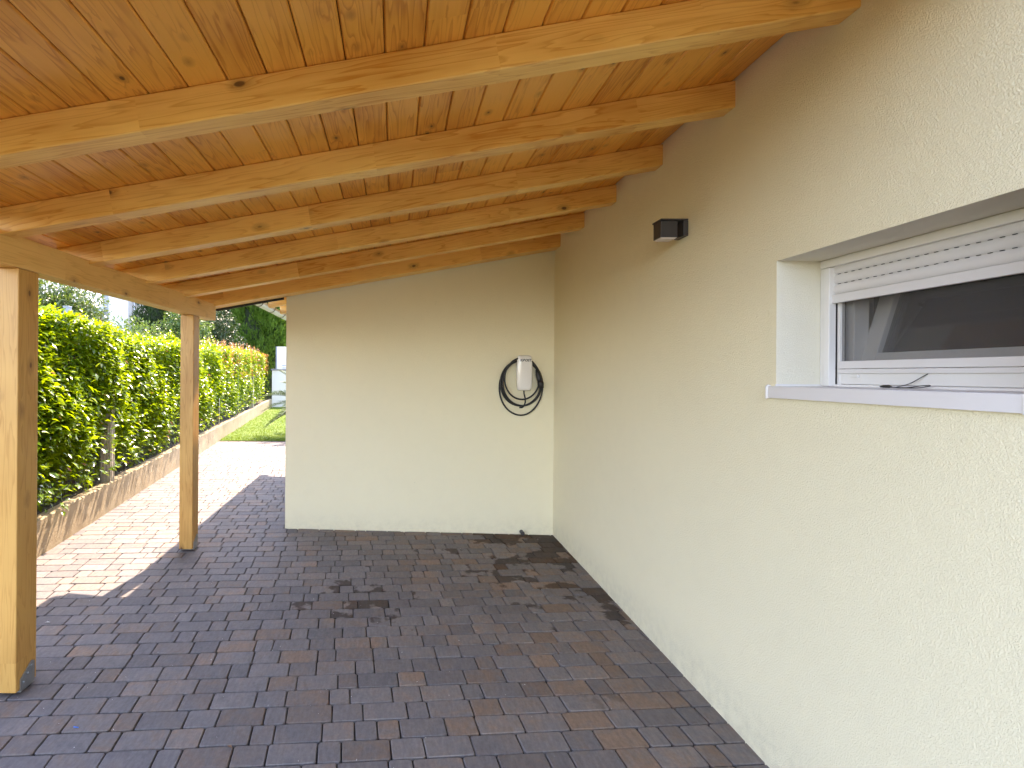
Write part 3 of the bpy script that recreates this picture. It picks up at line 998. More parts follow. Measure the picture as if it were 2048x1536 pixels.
build("diffuser", b, M['lens'], lamp)

# charging station on the end wall
def wall_y(x): return YB + (BYL - YB) * (x - XW) / (BX - XW)
CX, CZ = 1.335, EYE + 0.025
CY = wall_y(CX)
wy = math.atan2(BYL - YB, BX - XW)
ch = empty("charging_station", (CX, CY, CZ - 0.18))
tag(ch, "white wall-mounted car charger with black cable coiled on the end wall", "car charger")
prof_n = 20
bm = bmesh.new()
rings = []
W0 = 0.081
outline = []
for (zz, hw) in [(-0.183, 0.055), (-0.176, 0.068), (-0.150, 0.076), (-0.05, 0.0815), (0.03, 0.0825), (0.10, 0.0805), (0.150, 0.0755), (0.172, 0.070), (0.180, 0.058), (0.1825, 0.030)]:
    outline.append((zz, hw))
loop = [(hw, zz) for zz, hw in outline] + [(-hw, zz) for zz, hw in outline[::-1]]
b = MB()
n = len(loop)
layers = [(1.0, 0.0), (1.0, 0.045), (0.985, 0.058), (0.94, 0.068), (0.80, 0.074), (0.45, 0.078)]
for (k_, d) in layers:
    for hx, hz in loop:
        b.v.append((CX + hx * k_, CY - d, CZ + hz * (k_ if k_ > 0.9 else 0.9 + (k_ - 0.9) * 0.5)))
for i in range(len(layers) - 1):
    for j in range(n):
        j2 = (j+1) % n
        b.f.append((i*n+j, i*n+j2, (i+1)*n+j2, (i+1)*n+j)); b.m.append(0)
b.f.append(tuple(range((len(layers)-1)*n, len(layers)*n))); b.m.append(0)
b.f.append(tuple(range(n))); b.m.append(0)
cb = build("charger_body", b, M['charger_white'], ch, smooth=True)
md = cb.modifiers.new("sub", 'SUBSURF'); md.levels = 1; md.render_levels = 1
b = MB(); b.tube([(CX + 0.004, CY - 0.0795, CZ + 0.0), (CX + 0.004, CY - 0.081, CZ + 0.0)], 0.006, 12)
# lettering
fc = bpy.data.curves.new("lettering", 'FONT')
fc.body = "KiBOST"
fc.size = 0.034; fc.shear = 0.25; fc.offset = 0.0009; fc.extrude = 0.0008
fc.align_x = 'CENTER'; fc.align_y = 'CENTER'
fo = bpy.data.objects.new("lettering", fc); COL.objects.link(fo)
dg = bpy.context.evaluated_depsgraph_get()
lm = bpy.data.meshes.new_from_object(fo.evaluated_get(dg))
bpy.data.objects.remove(fo); 
lm.materials.clear(); lm.materials.append(M['black_print'])
lo = bpy.data.objects.new("lettering", lm); COL.objects.link(lo)
lo.parent = cb
lo.location = Vector((CX + 0.004, CY - 0.0775, CZ + 0.128)) - wloc(cb)
lo.rotation_euler = (R(90 + 2), 0, 0)
# cable: loops hung over the body, then up into the body's bottom
def pxw(px, py, d=0.02):
    """a spot on the end wall given by where its coils hang (photo offsets turned to metres)"""
    sx_ = 5.58 / 1080
    return Vector((1.335 + (px - 1046) * sx_, wall_y(1.335 + (px - 1046) * sx_) - d, EYE + (751.5 - py) * sx_))
cable = MB()
def coil(cx_, cy_, rx, ry, a0, a1, d0, d1, egg=0.0, n_=40):
    pts = []
    for i in range(n_ + 1):
        t = i / n_; an = a0 + (a1 - a0) * t
        yy = math.sin(an)
        rxx = rx * (1 - egg * (-yy) * 0.5)
        pts.append(pxw(cx_ + rxx * math.cos(an), cy_ - ry * yy, d0 + (d1 - d0) * t + 0.004 * math.sin(3 * an)))
    return pts
T = 2 * math.pi
def smooth_join(*lists):
    out = []
    for l_ in lists: out += l_
    return out
loops = [
    (1041, 777, 43, 54, 0.016, 0.10), (1042, 767, 41, 45, 0.028, 0.02), (1038.5, 767, 39.5, 45, 0.040, 0.0),
    (1042, 766.5, 38.5, 45, 0.050, -0.05), (1041, 758, 34.5, 41, 0.060, 0.0)]
path = []
for i, (cx_, cy_, rx, ry, d, egg) in enumerate(loops):
    nx = loops[(i + 1) % len(loops)]
    for q in range(48):
        t = q / 48
        k_ = max(0.0, (t - 0.5) * 2) if i < len(loops) - 1 else 0
        k_ = k_ * k_ * (3 - 2 * k_)
        lerp = lambda a, b_: a + (b_ - a) * k_
        an = math.pi * 0.5 + T * t
        cX, cY, rX, rY, dd = (lerp(a, b_) for a, b_ in zip((cx_, cy_, rx, ry, d), nx[:5]))
        yy = math.sin(an)
        path.append(pxw(cX + rX * math.cos(an), cY - rY * yy, dd))
cable.tube(path, 0.0085, 8)
build("charging_cable", cable, M['black_rubber'], ch, smooth=True)
b = MB()
b.tube([Vector((CX - 0.002, CY - 0.035, CZ - 0.175)), Vector((CX, CY - 0.037, CZ - 0.21)), Vector((CX + 0.012, CY - 0.04, CZ - 0.26)), Vector((CX + 0.012, CY - 0.045, CZ - 0.30)), Vector((CX + 0.0, CY - 0.05, CZ - 0.335)), Vector((CX - 0.02, CY - 0.05, CZ - 0.352)), Vector((CX - 0.05, CY - 0.05, CZ - 0.355))], 0.0075, 8)
build("cable_lead", b, M['black_rubber'], ch, smooth=True)
b = MB()
h0 = pxw(1069.5, 740, 0.055); h1 = pxw(1074.5, 758, 0.065); h2 = pxw(1077, 767, 0.07); h3 = pxw(1077.5, 776, 0.07)
b.tube([h0, h0.lerp(h1, .5), h1, h1.lerp(h2, .5)], [0.012, 0.024, 0.027, 0.024], 12)
b.tube([h1.lerp(h2, .4), h2, h3], [0.027, 0.032, 0.030], 14)
build("plug_handle", b, M['black_rubber'], ch, smooth=True)

# short pipe end by the end wall
px_ = 1.325
b = MB()
zz = gz(px_, 5.5) + 0.012
pts_o = [(px_, wall_y(px_) - 0.07, zz + 0.018), (px_, wall_y(px_) - 0.002, zz + 0.018)]
b.tube(pts_o, 0.020, 14)
po = build("pipe_end", b, plain("dark_pipe", (0.05, 0.052, 0.058), 0.4, metal=0.3), smooth=False)
tag(po, "small dark round pipe end at the foot of the end wall near the corner", "pipe")

# loose black cable with plug on the sill
b = MB()
zsill = EYE - 0.0365
xs_ = XF + 0.010
cablepts = [(XF + 0.030, 1.885, EYE + 0.0165), (XF + 0.018, 1.900, EYE + 0.002), (XF + 0.012, 1.935, EYE - 0.020), (XF - 0.004, 1.965, zsill + 0.0045), (XF - 0.016, 1.955, zsill + 0.0025),
            (XF - 0.02, 1.915, zsill + 0.0025), (XF - 0.012, 1.868, zsill + 0.010), (XF + 0.001, 1.852, zsill + 0.012), (XF - 0.006, 1.850, zsill + 0.008), (XF - 0.022, 1.878, zsill + 0.0025), (XF - 0.026, 1.935, zsill + 0.0025), (XF - 0.027, 1.965, zsill + 0.003)]
sm = []
for i in range(len(cablepts) - 1):
    p0, p1, p2, p3 = (Vector(cablepts[max(0, min(len(cablepts)-1, i + q))]) for q in (-1, 0, 1, 2))
    for q in range(5):
        t = q / 5
        sm.append(0.5 * ((2*p1) + (-p0+p2)*t + (2*p0-5*p1+4*p2-p3)*t*t + (-p0+3*p1-3*p2+p3)*t**3))
sm.append(Vector(cablepts[-1]))
b.tube(sm, 0.0016, 6)
cable_o = empty("loose_cable", (XF - 0.01, 1.92, zsill))
tag(cable_o, "thin black cable with a small plug lying on the window sill", "cable")
build("lead", b, M['black_rubber'], cable_o, smooth=True)
b = MB(); b.tube([(XF - 0.027, 1.962, zsill + 0.0045), (XF - 0.028, 1.972, zsill + 0.005), (XF - 0.029, 1.995, zsill + 0.005), (XF - 0.030, 2.005, zsill + 0.004)], [0.002, 0.0048, 0.0048, 0.003], 8)
build("plug", b, M['black_rubber'], cable_o, smooth=True)

# scraps on the paving
def on_pave(px, py):
    u = (px - 788); w_ = 749 - py + 0.007 * u
    yy = EYE / (-(w_) / 1080 + PX + QX * u / 1080)
    return Vector((u / 1080 * yy, yy, gz(u / 1080 * yy, yy)))
q = on_pave(157, 1456)
b = MB(); b.tube([q + Vector((-0.0125, 0.002, 0.004)), q + Vector((0.0125, -0.002, 0.004))], 0.0022, 8)
tag(build("plastic_scrap", b, M['blue'], smooth=True), "tiny blue plastic stick lying on the paving near the first post", "litter")
for i, (px, py, lab) in enumerate([(465, 1496, "small brown dry leaf in a paving joint near the bottom edge"), (98, 1246, "small pale dry leaf on the paving beside the nearest post")]):
    q = on_pave(px, py)
    a = random.random() * 6
    d1, d2 = Vector((math.cos(a), math.sin(a), 0)), Vector((-math.sin(a), math.cos(a), 0))
    b = MB(); b.add([q - d1*0.016 + Vector((0,0,.004)), q + d2*0.008 + Vector((0,0,.009)), q + d1*0.018 + Vector((0,0,.005)), q - d2*0.007 + Vector((0,0,.010)), q + Vector((0,0,.003))], [(0,4,1),(1,4,2),(2,4,3),(3,4,0)])
    tag(build("dry_leaf", b, M['drygleaf'] if i == 0 else M['chip']), lab, "leaf")
crumbs = MB()
rr = random.Random(3)
for k in range(170):
    lx = rr.uniform(-2.4, 1.5); l_y = rr.uniform(1.7, 5.4)
    q = PAVE @ Vector((lx, l_y, 0.001))
    if q.x > 1.6 or q.y > 5.5: continue
    s_ = rr.uniform(0.0012, 0.0032)
    crumbs.add([q + Vector((s_, 0, 0)), q + Vector((-s_*.6, s_, 0)), q + Vector((-s_*.7, -s_*.8, 0)), q + Vector((0, 0, s_*1.3))], [(0,1,3),(1,2,3),(2,0,3)])
tag(build("grit", crumbs, M['chip']), "fine pale grit scattered over the paving", "grit", kind='stuff')

# ================================================================== HEDGE AND FENCE
def frame_arr(s, n_, z):
    x = K0.x + KD.x * s + KN.x * n_; y = K0.y + KD.y * s + KN.y * n_
    return np.stack([x, y, PX * y + QX * x + z], axis=1)
hedge = empty("hedge", (*kp(7.0, -0.5), gz(*kp(7.0, -0.5)) + KH))
tag(hedge, "tall sunlit glossy green hedge with reddish young shoots growing above the low concrete wall", "hedge")
KD3 = np.array([KD.x, KD.y, 0.0]); KN3 = np.array([KN.x, KN.y, 0.0]); UP = np.array([0, 0, 1.0])
def lump(s, z, sc_=1.0):
    return (np.sin(s*2.1*sc_ + 1.3*np.sin(z*2.7)) * 0.5 + np.sin(s*4.7*sc_ + z*3.9 + 1.0) * 0.3 + np.sin(s*9.3 - z*7.1) * 0.2)
HB = KH
def htop(s): return 2.02 + 0.04 * np.sin(s * 1.7) + 0.03 * np.sin(s * 4.1 + 1) + 0.12 * np.exp(-((s - 0.4) / 1.1) ** 2)
def sample_s(n):
    u_ = rng.random(n); a_, b_ = 5.0, 20.4   # density falls with distance
    return np.exp(np.log(a_) + u_ * (np.log(b_) - np.log(a_))) - 6.0
SV, SF, off = [], [], 0
def push(V_, F_):
    global off
    SV.append(V_); SF.append(F_ + off); off += len(V_)
# front face
n = 52000
s = sample_s(n); s = s[(s > -1.0) & (s < 15.0)]; n = len(s)
tz = rng.random(n) ** 0.85
z = HB + 0.02 + tz * (htop(s) - HB - 0.02)
bul = lump(s, z) * 0.11 + 0.15 * np.clip((z - HB - 0.1) / 0.6, 0, 1)
dep = rng.exponential(0.085, n)
nn = -0.17 + bul - dep
lowmask = rng.random(n) < np.clip(0.30 + (z - HB) / 0.55, 0, 1)
s, z, nn, dep = s[lowmask], z[lowmask], nn[lowmask], dep[lowmask]; n = len(s)
P = frame_arr(s, nn, z)
D = KN3 * rng.uniform(0.2, 1.1, (n, 1)) + UP * rng.normal(0.05, 0.42, (n, 1)) + KD3 * rng.normal(-0.1, 0.8, (n, 1))
Nn = UP * 1.2 + KN3 * rng.uniform(-0.1, 0.7, (n, 1)) + rng.normal(0, 0.35, (n, 3))
Ls = rng.uniform(0.055, 0.098, n)
push(*leaves(P, D, Nn, Ls, Ls * rng.uniform(0.40, 0.52, n), 0.20, 0.16))
# top
n = 24000
s = sample_s(n); s = s[(s > -1.0) & (s < 15.0)]; n = len(s)
nn = -0.08 - rng.random(n) * 0.95
z = htop(s) + lump(s, nn * 3) * 0.06 - rng.exponential(0.06, n) + 0.04 * rng.random(n) - 0.14 * np.clip((nn + 0.30) / 0.13, 0, 1)
P = frame_arr(s, nn, z)
D = UP * rng.uniform(0.0, 1.0, (n, 1)) + KN3 * rng.normal(0.1, 0.7, (n, 1)) + KD3 * rng.normal(0, 0.7, (n, 1))
Nn = UP + rng.normal(0, 0.5, (n, 3))
Ls = rng.uniform(0.055, 0.095, n)
push(*leaves(P, D, Nn, Ls, Ls * rng.uniform(0.40, 0.52, n), 0.2, 0.16))
n = 1500
s = sample_s(n); s = s[(s > -1.0) & (s < 15.0)]; n = len(s)
z = HB + 0.15 + rng.random(n) ** 1.2 * 1.2
P = frame_arr(s, rng.uniform(-0.04, 0.10, n) * np.clip((z - HB) / 0.4, 0.3, 1), z)
D = KN3 * rng.uniform(0.3, 1.0, (n, 1)) + UP * rng.normal(-0.1, 0.4, (n, 1)) + KD3 * rng.normal(0, 0.8, (n, 1))
Ls = rng.uniform(0.06, 0.10, n)
push(*leaves(P, D, UP + KN3 * 0.3 + rng.normal(0, 0.3, (n, 3)), Ls, Ls * 0.46, 0.2, 0.16))
# upright shoots above the top
shoots_red = []
stm = MB()
for k in range(195):
    s0 = float(sample_s(1)[0]) if k < 150 else random.uniform(7.5, 14.8)
    if not -0.9 < s0 < 15: continue
    n0 = -0.2 - random.random() * 0.5
    h = random.uniform(0.06, 0.20) + (0.08 if s0 > 7 else 0)
    base = frame_arr(np.array([s0]), np.array([n0]), np.array([htop(s0) - 0.03]))[0]
    m_ = 12
    tt = np.linspace(0.1, 1, m_)
    P = base + np.outer(tt * h, UP) + rng.normal(0, 0.004, (m_, 3))
    an = np.arange(m_) * 2.4
    D = np.stack([np.cos(an), np.sin(an), np.full(m_, 0.9)], axis=1) + rng.normal(0, .15, (m_, 3))
    Nn = UP - 0.5 * D
    Ls = np.linspace(0.085, 0.05, m_) * random.uniform(0.8, 1.1)
    red = (s0 > 8.0 and random.random() < 0.85) or random.random() < 0.06
    if red: shoots_red.append(leaves(P, D, Nn, Ls, Ls * 0.36, 0.1, 0.15))
    else: push(*leaves(P, D, Nn, Ls, Ls * 0.42, 0.12, 0.15))
    stm.tube([base, base + UP * h], [0.003, 0.0015], 4)
# reddish tint over the upper far part
n = 650
s = rng.uniform(7.0, 15.0, n); tz = rng.random(n)
z = htop(s) - 0.75 * tz ** 1.6
P = frame_arr(s, 0.0 + lump(s, z) * 0.08 + rng.uniform(-0.04, 0.05, n), z)
D = KN3 * rng.uniform(0.3, 1.0, (n, 1)) + UP * rng.normal(0.4, 0.5, (n, 1)) + KD3 * rng.normal(0, 0.6, (n, 1))
Ls = rng.uniform(0.05, 0.085, n)
shoots_red.append(leaves(P, D, UP + rng.normal(0, .4, (n, 3)), Ls, Ls * 0.4, 0.15, 0.15))
n = 60
s = rng.uniform(-0.8, 8.0, n); z = HB + 0.1 + rng.random(n) * 1.6
P = frame_arr(s, -0.02 + lump(s, z) * 0.07 + rng.uniform(-0.03, 0.03, n), z)
D = KN3 * rng.uniform(0.3, 1.0, (n, 1)) - UP * rng.uniform(0, 0.8, (n, 1)) + KD3 * rng.normal(0, 0.6, (n, 1))
Ls = rng.uniform(0.05, 0.08, n)
shoots_red.append(leaves(P, D, UP + rng.normal(0, .4, (n, 3)), Ls, Ls * 0.4, 0.15, 0.15))
# stray low shoots that hang over the low wall
for s0, z0, out_ in ((0.35, 0.40, 0.16), (1.05, 0.42, 0.05), (0.1, 0.5, 0.10), (3.4, 0.45, 0.05), (2.2, 0.6, 0.08), (4.6, 0.5, 0.06), (0.7, 0.75, 0.12), (1.6, 0.72, 0.1)):
    m_ = 14
    P = frame_arr(s0 + rng.normal(0, .05, m_), -0.10 + rng.random(m_) * out_, z0 + rng.normal(0, .04, m_))
    D = KN3 * rng.uniform(0.2, 1.0, (m_, 1)) + UP * rng.normal(0.1, 0.6, (m_, 1)) + KD3 * rng.normal(0, 0.8, (m_, 1))
    Ls = rng.uniform(0.06, 0.095, m_)
    push(*leaves(P, D, UP + KN3 * 0.4 + rng.normal(0, .3, (m_, 3)), Ls, Ls * 0.46, 0.2, 0.15))
ho = raw_mesh("foliage", np.concatenate(SV), np.concatenate(SF), M['hedge'], hedge)
tag(ho, kind='stuff')
rv_, rf_, o_ = [], [], 0
for V_, F_ in shoots_red:
    rv_.append(V_); rf_.append(F_ + o_); o_ += len(V_)
ro = raw_mesh("young_shoots", np.concatenate(rv_), np.concatenate(rf_), M['hedge_red'], hedge)
tag(ro, "reddish orange young shoots on the far top of the hedge", kind='stuff')
# woody stems
for k in range(46):
    s0 = -1.0 + 16.0 * k / 45 + random.uniform(-0.1, 0.1)
    n0 = random.uniform(-0.5, -0.32)
    top = random.uniform(1.4, 2.0)
    pts = []
    for q in range(6):
        t = q / 5
        x, y = kp(s0 + 0.10 * mnoise.noise((k*3.1, t*2, 0)), n0 + 0.12 * mnoise.noise((k*1.7, t*2, 5)))
        pts.append((x, y, gz(x, y) + KH - 0.05 + t * top))
    stm.tube(pts, [0.022 * (1 - 0.7 * q / 5) for q in range(6)], 6)
    for q in range(5):
        t = random.uniform(0.1, 0.9)
        i0 = min(4, int(t * 5)); base = Vector(pts[i0])
        x, y = kp(s0 + random.uniform(-0.3, 0.3), -0.16)
        tip = Vector((x, y, base.z + random.uniform(0.0, 0.3)))
        stm.tube([base, base.lerp(tip, 0.5) + Vector((0, 0, 0.03)), tip], [0.007, 0.005, 0.002], 4)
so = build("stems", stm, M['stem'], hedge, smooth=True)
tag(so, kind='stuff')
# added solid core blocks the view through; dark green stands in for inner shade
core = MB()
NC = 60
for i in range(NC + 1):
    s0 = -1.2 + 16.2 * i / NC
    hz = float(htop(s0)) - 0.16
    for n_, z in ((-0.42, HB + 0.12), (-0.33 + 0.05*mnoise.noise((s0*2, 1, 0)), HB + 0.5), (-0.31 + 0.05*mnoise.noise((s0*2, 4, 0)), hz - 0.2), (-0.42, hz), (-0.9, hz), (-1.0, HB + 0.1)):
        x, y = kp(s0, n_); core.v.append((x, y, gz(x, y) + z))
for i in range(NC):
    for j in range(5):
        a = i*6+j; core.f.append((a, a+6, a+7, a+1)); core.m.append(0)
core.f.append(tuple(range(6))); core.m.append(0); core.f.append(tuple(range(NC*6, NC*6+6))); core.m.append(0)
build("shade_core", core, M['hedge_core'], hedge, smooth=True)

# fence: grooved concrete posts, thin steel poles, welded wire
fence = empty("wire_fence", (*kp(4.0, -0.09), gz(*kp(4.0, -0.09)) + KH))
tag(fence, "wire mesh fence with concrete posts and thin steel poles in front of the hedge", "fence")
for s0 in (1.62, 11.9):
    b = MB()
    x, y = kp(s0, -0.075); z0 = gz(x, y) + KH - 0.03
    hw = 0.055
    prof = [(-hw, -hw)]
    for k in range(3):
        c0 = -hw + hw * 2 * (k + 0.5) / 3
        prof += [(c0 - 0.012, -hw), (c0 - 0.006, -hw + 0.010), (c0 + 0.006, -hw + 0.010), (c0 + 0.012, -hw)]
    prof += [(hw, -hw)]
    for k in range(2):
        c0 = -hw + hw * 2 * (k + 0.5) / 2
        prof += [(hw, c0 - 0.012), (hw - 0.008, c0 - 0.006), (hw - 0.008, c0 + 0.006), (hw, c0 + 0.012)]
    prof += [(hw, hw), (-hw, hw)]
    ca, sa = math.cos(0.09), math.sin(0.09)
    poly = [(x + px*ca - py*sa, y + px*sa + py*ca) for px, py in prof]
    b.prism(poly, 'z', z0, z0 + 1.0)
    build("fence_post", b, M['concrete_post'], fence)
for s0 in (7.35, 9.55):
    x, y = kp(s0, -0.06); z0 = gz(x, y)
    b = MB().tube([(x, y, z0 + 0.05), (x, y, z0 + 1.75)], 0.017, 10)
    build("steel_pole", b, M['steel'], fence, smooth=True)
wb = MB()
s_ = -0.9
while s_ < 12.2:
    x, y = kp(s_, -0.115); z0 = gz(x, y) + KH
    a = Vector((x, y, z0 - 0.02)); b_ = Vector((x, y, z0 + 0.58))
    wb.tube([a, b_], 0.0011, 3, caps=False); s_ += 0.04 if s_ < 5 else 0.06
for k in range(6):
    z = 0.01 + 0.11 * k
    pts = []
    for q in range(60):
        s2 = -0.9 + 13.1 * q / 59
        x, y = kp(s2, -0.1135 + 0.004 * mnoise.noise((s2, k, 0)))
        pts.append((x, y, gz(x, y) + KH + z + 0.006 * mnoise.noise((s2 * 0.7, k * 3, 1))))
    wb.tube(pts, 0.0014, 3, caps=False)
wo = build("wire_mesh", wb, M['wire'], fence)
tag(wo, kind='stuff')

# ================================================================== LAWN GRASS, PALM, FAR GARDEN
n = 42000
lx = rng.uniform(-4.6, 0.6, n)
ly_ = LAWN_LY + 0.01 + 8.8 * rng.random(n) ** 1.4
PM4 = np.array(PAVE)
Q = np.stack([lx, ly_, np.full(n, 0.008), np.ones(n)], axis=1) @ PM4.T
Q = Q[:, :3]
ok = (Q[:, 0] > -3.06 - 0.1 * (Q[:, 1] - 4.66)) & ~((Q[:, 0] > -1.3) & (Q[:, 1] < 9.9))
Q = Q[ok]; n = len(Q)
D = UP + rng.normal(0, 0.45, (n, 3)); 
Ls = rng.uniform(0.03, 0.06, n)
V_, F_ = leaves(Q, D, runit(n), Ls, Ls * 0.16, 0.25, 0.0)
go = raw_mesh("grass", V_, F_, M['grass'])
tag(go, "bright short lawn grass beyond the sunlit paving", "grass", kind='stuff')

def palm(loc):
    root = empty("palm", loc)
    tag(root, "small feathery palm on the lawn, fronds reaching past the house corner", "palm")
    b = MB()
    base = Vector(loc)
    b.tube([base + Vector((0, 0, -0.1)), base + Vector((0.02, 0, 0.2)), base + Vector((0, 0.02, 0.42)), base + Vector((0, 0, 0.55))], [0.14, 0.17, 0.15, 0.08], 12)
    build("trunk", b, M['bark'], root, smooth=True)
    fr = [(math.pi + 0.08, 1.36, 0.55, 0.43), (math.pi - 0.12, 1.40, 0.45, 0.50), (math.pi + 0.45, 1.15, 0.30, 0.45), (math.pi + 0.1, 0.98, 0.95, 0.35), (math.pi - 0.3, 1.0, 0.8, 0.4)]
    fr += [(a * 0.55 + 0.3, 1.3, 0.3 + 0.5 * ((a * 7) % 3) / 3, 0.5) for a in range(-3, 9)]
    for (az, ln, up, drp) in fr:
        mb_ = MB()
        dirv = Vector((math.cos(az), math.sin(az), 0))
        pts = []
        for q in range(15):
            t = q / 14
            pts.append(base + Vector((0, 0, 0.52)) + dirv * ln * t + Vector((0, 0, ln * (up * t * 1.6 - drp * t * t * 1.35))))
        mb_.tube(pts, [0.012 * (1 - 0.8 * q / 14) for q in range(15)], 5)
        P, D, Nn, Ls = [], [], [], []
        for q in range(44):
            t = 0.16 + 0.84 * q / 43
            i0 = min(13, int(t * 14)); c0 = pts[i0].lerp(pts[i0+1], t * 14 - i0)
            tan = (pts[i0+1] - pts[i0]).normalized()
            side = tan.cross(Vector((0, 0, 1))).normalized()
            nu = side.cross(tan)
            for sg in (-1, 1):
                d = (side * sg * 0.85 + tan * (0.55 + 0.5 * t) + nu * random.uniform(0.15, 0.5))
                P.append(c0); D.append(d); Nn.append(nu); Ls.append((0.26 * math.sin(math.pi * (0.12 + 0.8 * t)) + 0.05) * random.uniform(0.85, 1.1))
        P, D, Nn, Ls = np.array(P), np.array(D), np.array(Nn), np.array(Ls)
        V_, F_ = leaves(P, D, Nn, Ls, np.full(len(Ls), 0.024), 0.10, 0.03)
        mb_.add(V_.tolist(), F_.tolist())
        build("frond", mb_, M['palm'], root)
palm((-1.72, 12.75, gz(-1.72, 12.75)))

# white garden wall at the end of the lawn, pale panel above it
GY = 20.9
gzw = gz(-4.5, GY)
gw = empty("garden_wall", (-2.2, GY, gzw))
tag(gw, "white rendered garden wall with dark cap closing off the lawn", "wall")
b = MB().box(-4.72, 1.5, GY, GY + 0.2, gzw - 0.3, gzw + 1.42)
build("wall", b, M['white_wall'], gw)
b = MB().box(-4.76, 1.54, GY - 0.04, GY + 0.24, gzw + 1.421, gzw + 1.48)
build("cap", b, M['grey_cap'], gw, bevel=0.01)
pn = empty("white_panel", (-2.5, GY + 0.8, gzw))
tag(pn, "plain white sheet panel standing behind the white garden wall", "panel")
b = MB().box(-4.72, 0.4, GY + 0.8, GY + 0.86, gzw, gzw + 2.38)
build("sheet", b, M['white_sheet'], pn, bevel=0.01)
b = MB().box(-4.76, -4.721, GY + 0.79, GY + 0.87, gzw, gzw + 2.39)
build("edge_post", b, M['grey_cap'], pn)
for k, (x0, x1, zz) in enumerate(((-4.25, -3.9, 2.18), (-4.15, -3.9, 2.02), (-4.5, -4.35, 1.62), (-4.48, -4.25, 1.52))):
    b = MB().box(x0, x1, GY + 0.795, GY + 0.799, gzw + zz, gzw + zz + 0.02)
    build("mark", b, M['grey_cap'], pn)

# ------------------------------------------------------------------ trees
def broad_tree(name, label, loc, h, rad, cz, mat, nleaf, lsize, seed, group="trees and shrubs beyond the hedge", trunk_r=0.09):
    rr = np.random.default_rng(seed); pr = random.Random(seed)
    root = empty(name, loc)
    tag(root, label, "tree", group)
    base = Vector(loc)
    b = MB()
    tip = base + Vector((0.1, 0.05, h * 0.62))
    b.tube([base + Vector((0, 0, -0.2)), base.lerp(tip, 0.4) + Vector((0.05, 0, 0)), tip], [trunk_r, trunk_r * 0.8, trunk_r * 0.4], 8)
    # clump centres in an ellipsoid
    K = 46
    ctr = rr.normal(size=(K, 3)); ctr /= np.linalg.norm(ctr, axis=1, keepdims=True)
    ctr *= (0.45 + 0.5 * rr.random((K, 1)))
    ctr = ctr * np.array([rad, rad, (h - cz) ]) * 0.92 + np.array([base.x, base.y, base.z + cz])
    for k in range(14):
        e_ = Vector(ctr[k]); st = base.lerp(tip, 0.35 + 0.6 * pr.random())
        b.tube([st, st.lerp(e_, 0.5) + Vector((0, 0, 0.1)), e_], [trunk_r * 0.35, trunk_r * 0.2, 0.01], 5)
    build("trunk", b, M['bark'], root, smooth=True)
    per = nleaf // K
    PP, DD, NN = [], [], []
    for c0 in ctr:
        d = rr.normal(size=(per, 3)); d /= np.linalg.norm(d, axis=1, keepdims=True)
        r_ = rad * 0.36 * (0.35 + 0.65 * rr.random((per, 1)) ** 0.5)
        PP.append(c0 + d * r_ * np.array([1, 1, 0.85]))
        DD.append(d + rr.normal(0, 0.5, (per, 3)) + np.array([0, 0, -0.1])); NN.append(d + np.array([0, 0, 0.9]) + rr.normal(0, .4, (per, 3)))
    P, D, Nn = np.concatenate(PP), np.concatenate(DD), np.concatenate(NN)
    Ls = rr.uniform(0.7, 1.25, len(P)) * lsize
    V_, F_ = leaves(P, D, Nn, Ls, Ls * 0.45, 0.15, 0.12)
    o = raw_mesh("crown", V_, F_, mat, root)
    tag(o, kind='stuff')
    return root
def conifer(name, label, loc, h, rad, mat, nclump, per, seed, group="trees and shrubs beyond the hedge"):
    rr = np.random.default_rng(seed)
    root = empty(name, loc)
    tag(root, label, "conifer", group)
    base = Vector(loc)
    b = MB(); b.tube([base + Vector((0, 0, -0.2)), base + Vector((0, 0, h * 0.85))], [0.14, 0.03], 8)
    build("trunk", b, M['bark'], root, smooth=True)
    PP, DD = [], []
    for k in range(nclump):
        t = rr.random() ** 0.8
        zz = 0.15 + t * (h - 0.4)
        rr_ = rad * (1 - (t) ** 2.2) * (0.75 + 0.3 * rr.random())
        an = rr.random() * 2 * math.pi
        c0 = np.array([base.x + rr_ * 0.85 * math.cos(an), base.y + rr_ * 0.85 * math.sin(an), base.z + zz])
        out_ = np.array([math.cos(an), math.sin(an), 0])
        hh = 0.55 + 0.5 * rr.random()
        u_ = rr.random(per)
        wid = 0.20 * np.sin(np.pi * np.clip(u_ * 0.9 + 0.1, 0, 1)) ** 0.7
        d = rr.normal(size=(per, 3)); d /= np.linalg.norm(d, axis=1, keepdims=True)
        P = c0 + np.outer(u_ * hh, np.array([0, 0, 1]) + out_ * 0.25) + d * wid[:, None]
        PP.append(P); DD.append(np.array([0, 0, 1.1]) + d * 0.6 + out_ * 0.35)
    P, D = np.concatenate(PP), np.concatenate(DD)
    n = len(P)
    Ls = rr.uniform(0.10, 0.20, n)
    V_, F_ = leaves(P, D, runit(n), Ls, Ls * 0.36, 0.05, 0.1)
    cm = MB()
    for q in range(13):
        t = q / 12
        for k in range(12):
            an = 2 * math.pi * k / 12
            rad_ = rad * 0.72 * (1 - t ** 2.2) * (1 + 0.12 * math.sin(3 * an + 5 * t)) + 0.02
            cm.v.append((base.x + rad_ * math.cos(an), base.y + rad_ * math.sin(an), base.z + 0.1 + t * (h - 0.5)))
    for q in range(12):
        for k in range(12):
            k2 = (k + 1) % 12
            cm.f.append((q*12+k, q*12+k2, (q+1)*12+k2, (q+1)*12+k)); cm.m.append(0)
    build("crown_shade_core", cm, M['hedge_core'], root, smooth=True)  # added shell filling the crown, its dark colour stands in for shade
    o = raw_mesh("crown", V_, F_, mat, root)
    tag(o, kind='stuff')
    return root
